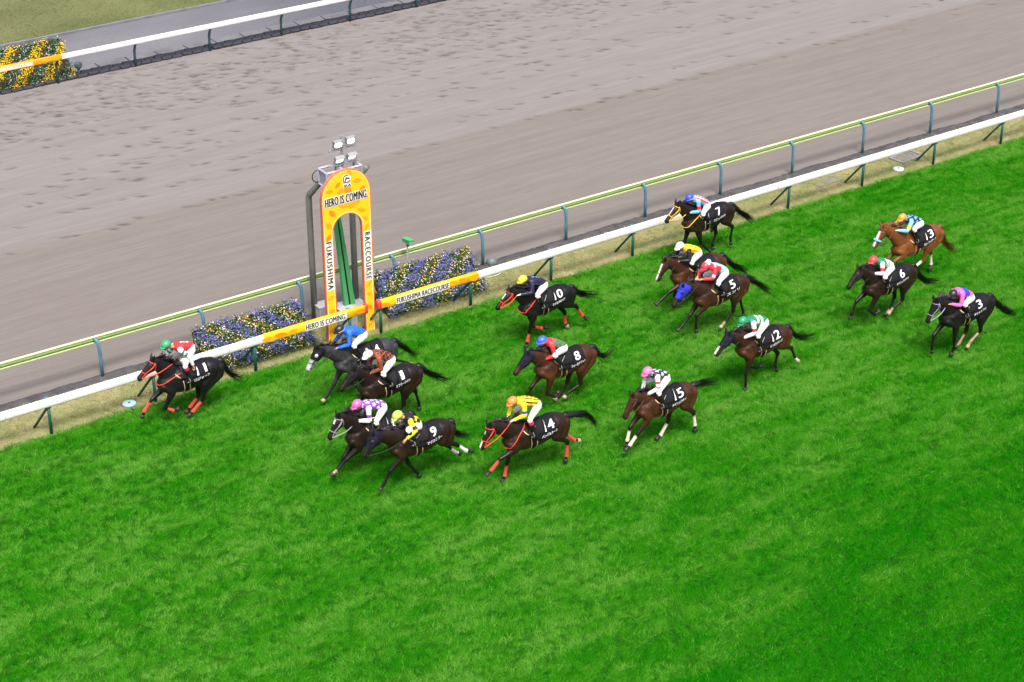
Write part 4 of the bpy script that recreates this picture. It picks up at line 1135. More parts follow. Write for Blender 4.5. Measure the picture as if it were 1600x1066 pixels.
    for l, wc in cfg.get('wrap', {}).items():
        Kp, Fp = np.array(LEG[l][0]), np.array(LEG[l][1]); t_ = ((V-Kp)@(Fp-Kp))/((Fp-Kp)@(Fp-Kp))
        mk = ((vn == 'can'+l) & (t_ > .14)) | ((vn == 'pas'+l) & (bt < .5) & (bi == np.where(nm == 'pas'+l)[0][0]))
        w_ = shell('leg_wrap', V, N, F, mk, .008+.002*np.sin(t_*40), WRAP[wc], root)
        if w_:
            tp = MB()
            for tt in (.2, .27): 
                p_ = Vector(Kp+(Fp-Kp)*tt); dv = Vector(Fp-Kp).normalized(); e1 = dv.cross(Yv).normalized()
                tp.tube([p_+e1*.047*math.cos(a_)+Yv*.043*math.sin(a_) for a_ in [2*math.pi*k/12 for k in range(13)]], .0035, 4)
            tp.build('tape', STRAP['black'], w_)
    # mane and tail
    hm_ = hair_m['chestnut' if cfg['coat'] == 'chestnut' else 'black']; rr = random.Random(int(n)+50); mn = MB()
    for k in range(380):
        t = rr.random()**.9*1.05+.02
        c_ = n0+nd*t+side*(.045*math.sin(math.pi*t)); b0 = surf(c_, (side+Yv*rr.uniform(-.10, .10)).normalized(), -.01, .6)
        if t > .93 and rr.random() < .5: dv = hd*rr.uniform(.3, .9)+Yv*rr.uniform(-.3, .3)+pp*.3
        else: dv = Vector((-.75, rr.uniform(-.15, .75) if rr.random() < .6 else rr.uniform(-.7, .1), rr.uniform(-.05, .70)))
        dv.normalize(); L = rr.uniform(.10, .24)*(.8+.5*math.sin(t*17+int(n))); w = rr.uniform(.009, .020); lat = dv.cross(Vector((rr.uniform(-1, 1), rr.uniform(-1, 1), 1))).normalized()*w
        e = b0+dv*L+Vector((0, 0, -.05*rr.random())); md = b0+dv*L*.5
        mn.add([b0-lat, b0+lat, md+lat*.9, md-lat*.9, e], [(0, 1, 2, 3), (3, 2, 4)])
    mn.build('mane', hm_, root)
    tl = MB(); dk_ = T(-.91, 0, 1.385)
    tp = cr([T(-.80, 0, 1.40), dk_]+[Vector((a, 0, b)) for a, b in d['tail']], 8)
    nT = len(tp); tl.tube(tp, [(.048+.048*math.sin(math.pi*min(1, .2+1.1*i/(nT-1))))*(1-(i/(nT-1))**2)**.6*min(1, .45+.07*i)+.004 for i in range(nT)], 8)
    for k in range(240):
        i0 = int(rr.random()**1.2*(nT-8)); i1 = min(nT-1, i0+rr.randint(6, 14)); w = rr.uniform(.006, .014)
        ph_ = rr.uniform(0, 2*math.pi); o0 = rr.uniform(.02, .06); o1 = rr.uniform(.01, .17); oz = rr.uniform(-.15, .11)
        row = []
        for i in range(i0, i1+1, 2):
            f_ = (i-i0)/max(i1-i0, 1); row.append((tp[i]+Vector((0, math.cos(ph_)*(o0+(o1-o0)*f_), math.sin(ph_)*o0+oz*f_)), w*(1-f_*.85)))
        if len(row) < 3: continue
        vs = []
        ex = (tp[i1]-tp[max(i1-3, 0)]); row.append((row[-1][0]+ex*rr.uniform(.2, .9), .001))
        for p, w_ in row: q = Vector((0, .6, .8))*w_; vs += [p-q, p+q]
        tl.add(vs, [(2*i, 2*i+1, 2*i+3, 2*i+2) for i in range(len(row)-1)])
    tl.build('tail', hm_, root)
    return root, trunk_pt, sdl, hands

def cfg_cup(c): return mat('eye_cup_'+c, {'white': (.55, .55, .58, 1), 'black': (.012, .012, .013, 1), 'navy': (.02, .02, .05, 1)}[c], .5)

# ---- riders
def lattice(s, a, ds, da, stag=True):
    i = np.floor(s/ds); aa = a+(np.mod(i, 2)*da/2 if stag else 0)
    return np.mod(s, ds)-ds/2, np.mod(aa, da)-da/2
def star(s, a, r):
    th = np.arctan2(a, s); rad = np.hypot(s, a); m = np.mod(th, 2*math.pi/5)-math.pi/5
    return rad < r*(1-.52*(1-np.abs(m)/(math.pi/5)))
C = {'red': (.68, .035, .045), 'white': (.80, .80, .82), 'teal': (.01, .20, .16), 'blue': (.018, .13, .68), 'brown': (.22, .055, .025), 'orange': (.36, .088, .032), 'black': (.018, .016, .022), 'purple': (.19, .055, .44),
     'yellow': (.84, .66, .02), 'navy': (.018, .018, .055), 'sky': (.18, .47, .76), 'lblue': (.33, .56, .78), 'green': (.02, .24, .10), 'pink': (.66, .12, .42), 'rose': (.78, .18, .30), 'royal': (.035, .055, .58), 'dgreen': (.02, .20, .10), 'rosew': (.82, .62, .68), 'amber': (.85, .22, .02)}
def silk(kind, s, a, w):
    n_ = len(s); b = lambda c: np.tile(np.array(C[c]), (n_, 1)).astype(float); cs = lambda m, c, o: o.__setitem__(m, C[c])
    if kind == '11':
        o = b('red'); u, v = np.mod(s, .085)-.0425, a; cs((np.hypot(u, v-.02) < .036) & (s > .10) & (s < .36), 'white', o)
    elif kind == '2': o = b('blue')
    elif kind == '1':
        o = b('orange'); u, v = lattice(s, a, .075, .15); cs(np.abs(u)/.050+np.abs(v)/.062 < 1, 'black', o)
    elif kind == '16':
        o = b('purple'); u, v = lattice(s, a, .135, .17); cs(star(u, v, .062), 'white', o)
    elif kind == '9':
        o = b('black'); u, v = np.floor(s/.12), np.floor((a+.07)/.14); cs(np.mod(u+v, 2) == 0, 'yellow', o); cs((s < .14), 'black', o)
    elif kind == '14':
        o = b('yellow'); cs((np.mod(a+.02, .105) < .036) & (s > .02), 'black', o)
    elif kind == '10':
        o = b('navy'); u = np.mod(s-.06, .10)-.05; r_ = np.hypot(u, a-.02); cs((r_ < .042) & (r_ > .02) & (s > .06) & (s < .36), 'sky', o)
    elif kind == '8':
        o = b('dgreen'); u, v = lattice(s, a, .085, .13); cs(np.hypot(u, v) < .026, 'red', o); cs(s < .09, 'red', o)
    elif kind == '15':
        o = b('navy'); u, v = lattice(s, a, .135, .17); cs(star(u, v, .062), 'white', o)
    elif kind == '7':
        o = b('rosew'); cs(np.mod(a+.02, .10) < .05, 'red', o); cs(np.abs(a) > .23, 'sky', o)
    elif kind == '4':
        o = b('yellow'); cs(np.mod(a+.018, .115) < .042, 'amber', o)
    elif kind == '5':
        o = b('lblue'); cs((np.abs(a) > .15) & (np.abs(a) < .36) & (s > .06) & (s < .27), 'red', o); cs(s < .03, 'red', o)
    elif kind == '12':
        o = b('dgreen'); cs(((s > .17) & (s < .25)) | ((s > .31) & (s < .40)), 'white', o)
    elif kind == '13':
        o = b('navy'); u, v = lattice(s+.03*np.sin(a*30), a, .12, .15); cs(np.hypot(u*1.1, v) < .045, 'sky', o)
    elif kind == '6':
        o = b('white'); cs(s < .20, 'dgreen', o); cs(((s > .27) & (s < .30)) | ((s > .35) & (s < .38)), 'navy', o)
    elif kind == '3':
        o = b('pink'); cs((np.abs(a) < .28) & (s > .09) & (s < .36), 'royal', o)
    return o
SLEEVE = {'11': ('white', [(0.25, .45, 'teal'), (.62, .82, 'teal')], 'white'), '2': ('blue', [], 'blue'), '1': ('brown', [(.0, .3, 'orange')], 'brown'), '16': ('white', [(.45, .7, 'purple')], 'white'), '9': ('yellow', [(.6, .95, 'black')], 'yellow'),
          '14': ('yellow', [(.55, .82, 'royal')], 'yellow'), '10': ('navy', [], 'navy'), '8': ('red', [], 'red'), '15': ('white', [(.35, .55, 'red'), (.85, 1.0, 'red')], 'white'), '7': ('sky', [(.45, .8, 'red')], 'sky'), '4': ('black', [], 'black'),
          '5': ('red', [(.62, .92, 'lblue')], 'red'), '12': ('white', [(.50, .85, 'red')], 'white'), '13': ('sky', [(.45, .8, 'yellow')], 'sky'), '6': ('white', [(.40, .75, 'red')], 'white'), '3': ('pink', [], 'pink')}
HELM = {'11': (.05, .32, .16), '2': (.022, .022, .028), '1': (.74, .76, .86), '16': (.86, .13, .42), '9': (.50, .66, .10), '14': (.74, .25, .05), '10': (.62, .64, .06), '8': (.045, .12, .64), '15': (.86, .17, .42), '7': (.035, .09, .62),
        '4': (.74, .76, .86), '5': (.70, .05, .09), '12': (.02, .28, .12), '13': (.76, .29, .05), '6': (.70, .06, .07), '3': (.022, .022, .03)}
GLOVE = {'14': (.72, .74, .85), '8': (.80, .80, .80), '10': (.72, .70, .62), '15': (.62, .42, .18), '13': (.55, .58, .75)}
SKIN = (.50, .27, .17)
skin_m = mat('skin', 'attr', .5, .4, noise=.06, scale=30)
silk_m = mat('racing_silk', 'attr', .48, .4, noise=.05, scale=9, bump=.15, bscale=14)
breech_m = mat('white_breeches', (.80, .79, .82, 1), .55, .3, noise=.04, bump=.15, bscale=16)
boot_m = mat('black_boot_leather', (.012, .011, .012, 1), .3, .5)

def make_rider(n, d, cfg, hands, sdl):
    root = empty('person', (d['pos'][0], d['pos'][1], 0), math.pi)
    tag(root, cfg['rider'], 'jockey', 'jockeys crouched on the racehorses')
    J = {k: Vector((v[0], 0, v[1])) for k, v in d['J'].items()}
    B = J['B']; Cn = J['S']+Vector((.03, 0, .015)); Cn = clampseg(B, Cn, .42, .58)
    dS = Cn-(J['S']+Vector((.03, 0, .015))); hc = J['head']+dS*.6
    hc = clampseg(Cn, hc, .17, .26)
    mb = MB(); segs = []
    def limb(pts, rad, nm, nn=10):
        mb.tube(pts, rad, nn)
        for i in range(len(pts)-1):
            q = lambda r_: sum(r_)/2 if hasattr(r_, '__len__') else r_
            segs.append((nm, tuple(pts[i]), tuple(pts[i+1]), q(rad[i]), q(rad[i+1])))
    sp = Cn-B; L = sp.length; sd = sp/L; upn = Vector((-sd.z, 0, sd.x))
    if upn.z < 0: upn = -upn
    W = [(-.16, .065, .085), (-.06, .105, .135), (.06, .118, .150), (.22, .112, .140), (.45, .100, .135), (.68, .108, .160), (.88, .100, .178), (1.0, .070, .125)]
    spine = [B+sd*(L*w)+upn*(.055*math.sin(math.pi*min(max(w, 0), 1))-.02) for w, _, _ in W]
    limb(spine, [(a, b) for _, a, b in W], 'torso', 16)
    fw = Vector((math.cos(R(-cfg.get('nod', 14))), 0, math.sin(R(-cfg.get('nod', 14))))); hu = Vector((-fw.z, 0, fw.x))
    limb([Cn-sd*.03, Cn+(hc-Cn)*.5, hc-fw*.02], [.062, .052, .055], 'neck')
    sk = hc
    M = Matrix((tuple((fw.x, 0, hu.x)), (0, 1, 0), (fw.z, 0, hu.z))).to_3x3()
    mb.ball(sk, (.097, .077, .105), mx=M, nu=14, nv=10); segs.append(('head', tuple(sk-fw*.02), tuple(sk+fw*.02), .09, .09))
    mb.ball(sk+fw*.045-hu*.062, (.052, .050, .048), mx=M); segs.append(('head', tuple(sk+fw*.04-hu*.06), tuple(sk+fw*.05-hu*.07), .05, .05))
    mb.tube([sk+fw*.085+hu*.005, sk+fw*.112-hu*.03, sk+fw*.09-hu*.042], [.012, .018, .014], 8)
    mb.tube([sk+fw*.088-hu*.066+Vector((0, -.02, 0)), sk+fw*.092-hu*.066, sk+fw*.088-hu*.066+Vector((0, .02, 0))], [.008, .010, .008], 6)
    for s in (-1, 1):
        mb.ball(sk+Vector((0, s*.078, 0))-fw*.01-hu*.015, (.022, .010, .032), mx=M)
    hand_pos = []
    for s in (1, -1):
        S_ = Cn-sd*.05+Vector((0, s*.165, 0))-upn*.015
        E = J['E'].copy(); Wd = hands[0].copy() if s > 0 else hands[1].copy()
        E.y = s*.245
        if s < 0: E = E+Vector((.05, 0, .02))
        if n == '11' and s < 0: E = Vector((.36, -.26, 1.83))
        if n == '11' and s > 0: Wd = Vector((-.10, .30, 1.50)); E.y = .28
        if cfg.get('whip_up') and s < 0: Wd = Vector((Wd.x+.06, -.17, Wd.z+.08))
        if n == '9' and s > 0: E.y = .33; Wd.y = .27; Wd.x += .06
        E = clampseg(S_, E, .25, .31)
        Wd = clampseg(E, Wd, .22, .32)
        limb([S_, S_+(E-S_)*.4, E], [.058, .050, .042], 'upper'+str(s))
        fa = Wd-E; limb([E, E+fa*.3, E+fa*.8, Wd], [.043, .042, .031, .027], 'fore'+str(s))
        hd_ = fa.normalized(); hand_pos.append((Wd, hd_))
        # palm, four bent fingers of different lengths, thumb from the side
        lat = Vector((0, s, 0)); lat = (lat-hd_*lat.dot(hd_)).normalized(); dn = hd_.cross(lat)*s
        if dn.z > 0: dn = -dn
        pc = Wd+hd_*.045
        mb.tube([Wd-hd_*.005, Wd+hd_*.04, Wd+hd_*.085], [(.020, .030), (.022, .042), (.020, .041)], 10)
        segs.append(('hand', tuple(Wd), tuple(Wd+hd_*.13), .04, .03))
        for q, (o_, l_) in enumerate(((-.033, .062), (-.011, .072), (.011, .068), (.033, .052))):
            k0 = Wd+hd_*.085+lat*o_; k1 = k0+hd_*(l_*.45)+dn*(l_*.25); k2 = k1+hd_*(-.05*l_)+dn*(l_*.42); k3 = k2-hd_*(l_*.32)+dn*(l_*.05)
            mb.tube([k0-hd_*.02, k0, k1, k2, k3], [.011, .0105, .010, .0092, .008], 7)
            segs.append(('hand', tuple(k0), tuple(k2), .01, .01))
        t0 = Wd+hd_*.03-lat*.036; t1 = t0+hd_*.03-lat*.016+dn*.018; t2 = t1+hd_*.026+lat*.006+dn*.018
        mb.tube([t0, t1, t2], [.014, .0115, .009], 7); segs.append(('hand', tuple(t0), tuple(t2), .012, .01))
        hip = B+sd*.02+Vector((0, s*.085, -.02)); Kn = J['N'].copy(); Kn.y = s*.275; Ft = J['T'].copy()
        if s < 0: Kn = Kn+Vector((.04, 0, .02)); Ft = Ft+Vector((.03, 0, .01))
        Kn = clampseg(hip, Kn, .40, .48); Kn.y = s*.275
        Ft.y = s*.335; Ft = clampseg(Kn, Ft, .36, .45); Ft.y = s*.335
        th = Kn-hip
        limb([hip, hip+th*.25, hip+th*.7, Kn], [(.105, .095), (.098, .085), (.070, .066), (.058, .055)], 'thigh'+str(s))
        shn = Ft-Kn
        limb([Kn, Kn+shn*.3, Kn+shn*.75, Ft], [(.056, .053), (.056, .050), (.040, .036), (.038, .034)], 'shin'+str(s))
        hl = Ft+Vector((-.045, 0, -.035)); toe = Ft+Vector((.155, s*.015, -.035))
        limb([hl, Ft+Vector((.03, 0, -.03)), toe-Vector((.05, 0, 0)), toe], [(.032, .030), (.040, .036), (.030, .042), (.018, .028)], 'foot'+str(s))
        st = MB(); q0 = Ft+Vector((.075, s*.0, -.055))
        st.tube([q0+Vector((0, -.055, 0)), q0+Vector((0, .055, 0)), q0+Vector((0, .05, .07)), q0+Vector((0, 0, .13)), q0+Vector((0, -.05, .07)), q0+Vector((0, -.055, 0))], .008, 6)
        st.tube([q0+Vector((0, 0, .13)), Vector((.10, s*.25, 1.52))], .010, 6); st.build('stirrup', grey_m if n not in ('2',) else saddle_m, sdl)
    V, N, F = remesh(mb, 0.0085, 4, 0.5)
    bi, bt = seg_assign(V, segs); vn = np.array([s[0] for s in segs])[bi]
    col = np.tile(np.array(SKIN)*cfg.get('tone', 1), (len(V), 1))
    if n in GLOVE: col[vn == 'hand'] = GLOVE[n]
    rel = V-np.array(sk); lx = rel@np.array(fw); lz = rel@np.array(hu)
    col[(vn == 'head') & (lx > .07) & (np.abs(lz+.066) < .008) & (np.abs(V[:, 1]) < .024)] = (.30, .10, .085)
    link(bpy.data.objects.new('body', np_mesh('body', V, F, skin_m, col)), root)
    # silks
    w = ((V-np.array(B))@np.array(sd))/L; s_ = (1-w)*L; ang = np.arctan2(V[:, 1], (V-np.array(B))@np.array(upn)-.02); a_ = ang*.155
    jc = silk(n, s_, a_, w)
    nz = np.array(spine[3])
    sl = SLEEVE[n]
    for s in (1, -1):
        for part, base_ in (('upper', sl[0]), ('fore', sl[2])):
            k = vn == part+str(s)
            jc[k] = C[base_]
            if part == 'upper':
                i0 = [i for i, q in enumerate(segs) if q[0] == 'upper'+str(s)]; a0 = np.array(segs[i0[0]][1]); a1 = np.array(segs[i0[-1]][2]); t_ = ((V-a0)@(a1-a0))/((a1-a0)@(a1-a0))
                for lo, hi, c in sl[1]: jc[k & (t_ > lo) & (t_ < hi)] = C[c]
            if n == '16' and part == 'fore': 
                jc[k & (bt > .3) & (np.mod(bi, 2) == 0)] = C['white']
            if n == '9' and part == 'fore': pass
    mj = ((vn == 'torso') & (w > -.02)) | (vn == 'upper1') | (vn == 'upper-1') | ((vn == 'neck') & (bt < .5) & (np.linalg.norm(V-np.array(Cn), axis=1) < .10))
    for s in ('1', '-1'):
        i0 = [i for i, q in enumerate(segs) if q[0] == 'fore'+s]; a0 = np.array(segs[i0[0]][1]); a1 = np.array(segs[i0[-1]][2]); t_ = ((V-a0)@(a1-a0))/((a1-a0)@(a1-a0))
        mj |= (vn == 'fore'+s) & (t_ < .93)
    wr = .004*np.sin(V[:, 0]*55+V[:, 1]*40)+.006*vnoise(V[:, 0]*14, V[:, 2]*14+V[:, 1]*9, int(n))
    shell('jacket', V, N, F, mj, .011+wr, silk_m, root, jc)
    mbz = ((vn == 'torso') & (w < .10)); mbo = np.zeros(len(V), bool); mtop = np.zeros(len(V), bool)
    for s in ('1', '-1'):
        i0 = [i for i, q in enumerate(segs) if q[0] == 'shin'+s]; a0 = np.array(segs[i0[0]][1]); a1 = np.array(segs[i0[-1]][2]); t_ = ((V-a0)@(a1-a0))/((a1-a0)@(a1-a0))
        mbz |= (vn == 'thigh'+s) | ((vn == 'shin'+s) & (t_ < .20))
        mbo |= ((vn == 'shin'+s) & (t_ > .14)) | (vn == 'foot'+s); mtop |= (vn == 'shin'+s) & (t_ > .10) & (t_ < .32)
    shell('breeches', V, N, F, mbz, .007+wr*.6, breech_m, root)
    for s in (1, -1): shell('boot', V, N, F, mbo & (V[:, 1]*s > 0), .010, boot_m, root)
    if n in ('11', '14'):
        for s in (1, -1): shell('boot_cuff', V, N, F, mtop & (V[:, 1]*s > 0), .014, mat('maroon_cuff', (.42, .03, .06, 1), .4) if n == '11' else mat('red_cuff', (.60, .03, .05, 1), .4), root)
    # skull cap with peak, goggles
    hm = mat('cap_'+n, HELM[n]+(1,), .32, .5, noise=.03)
    ho = sk+hu*.035-fw*.012; mb2 = MB(); rings = []
    for k in range(0, 10):
        th = R(4+98*k/9); rings.append([ho+M @ Vector((.132*math.sin(th)*math.cos(p), .108*math.sin(th)*math.sin(p), .112*math.cos(th))) for p in [2*math.pi*q/22 for q in range(22)]])
    mb2.loft(rings, cap=False); mb2.add([tuple(ho+hu*.112)]+[tuple(p) for p in rings[0]], [(0, 1+q, 1+(q+1) % 22) for q in range(22)])
    pk = []
    for rr_, dzp in ((.112, -.010), (.155, -.020), (.185, -.040)):
        pk.append([ho+M @ Vector((rr_*math.cos(p)*1.04, .108*math.sin(p)*rr_/.125 if rr_ < .15 else .100*math.sin(p)*1.1, dzp+.012)) for p in [R(-62+124*q/12) for q in range(13)]])
    mb2.add([p for r_ in pk for p in r_], [(i*13+j, i*13+j+1, (i+1)*13+j+1, (i+1)*13+j) for i in range(2) for j in range(12)])
    hl_ = mb2.build('cap', hm, root); so = hl_.modifiers.new('thick', 'SOLIDIFY'); so.thickness = .006
    if n in ('1', '5', '8', '7', '2'):
        q = MB()
        if n == '1': q.tube([ho+hu*.10-fw*.01, ho+hu*.15-fw*.02, ho+hu*.19-fw*.03], [.045, .035, .018], 10); q.build('cap_tuft', hm, hl_)
        elif n == '5': q.ball(ho+hu*.035-fw*.055, (.085, .095, .085), mx=M, nu=16, nv=10); q.build('cap_patch', mat('cap_white', (.8, .8, .82, 1), .4), hl_)
        else:
            q.tube([ho+M @ Vector((.135*math.cos(p), .111*math.sin(p), -.012)) for p in [2*math.pi*k/24 for k in range(25)]], .0085, 6); q.build('cap_band', mat('cap_band_'+n, {'8': (.80, .20, .25, 1), '7': (.8, .8, .85, 1), '2': (.62, .60, .55, 1)}[n], .5), hl_)
    g = MB(); gc = sk+hu*.005
    g.tube([gc+M @ Vector((.100*math.cos(p), .082*math.sin(p), 0)) for p in [2*math.pi*k/20 for k in range(21)]], .009, 6); gg = g.build('goggles', STRAP['black'], root)
    g = MB(); rows = [[gc+M @ Vector((.112*math.cos(p), .078*math.sin(p), z_)) for p in [R(-58+116*k/10) for k in range(11)]] for z_ in (-.024, .024)]
    g.add(rows[0]+rows[1], [(i, i+1, 12+i, 11+i) for i in range(10)]); g.build('goggle_lens', mat('goggle_glass', (.03, .03, .035, 1), .12, .6), gg)
    return root, hand_pos

def make_whip(label, a, dr, L, d, pale=False):
    r = empty('whip', (d['pos'][0], d['pos'][1], 0), math.pi); tag(r, label, 'whip', 'riding whips')
    dr = Vector(dr).normalized(); a = Vector(a)
    q = MB(); q.tube([a-dr*.10, a+dr*.12], [.012, .011], 8); q.build('handle', girth_m if not pale else num_m, r)
    q = MB(); q.tube([a+dr*.12, a+dr*(L*.6), a+dr*L], [.009, .007, .005], 6); q.tube([a+dr*L, a+dr*(L+.08)], [.012, .010], 6); q.build('shaft', STRAP['black'] if not pale else num_m, r)

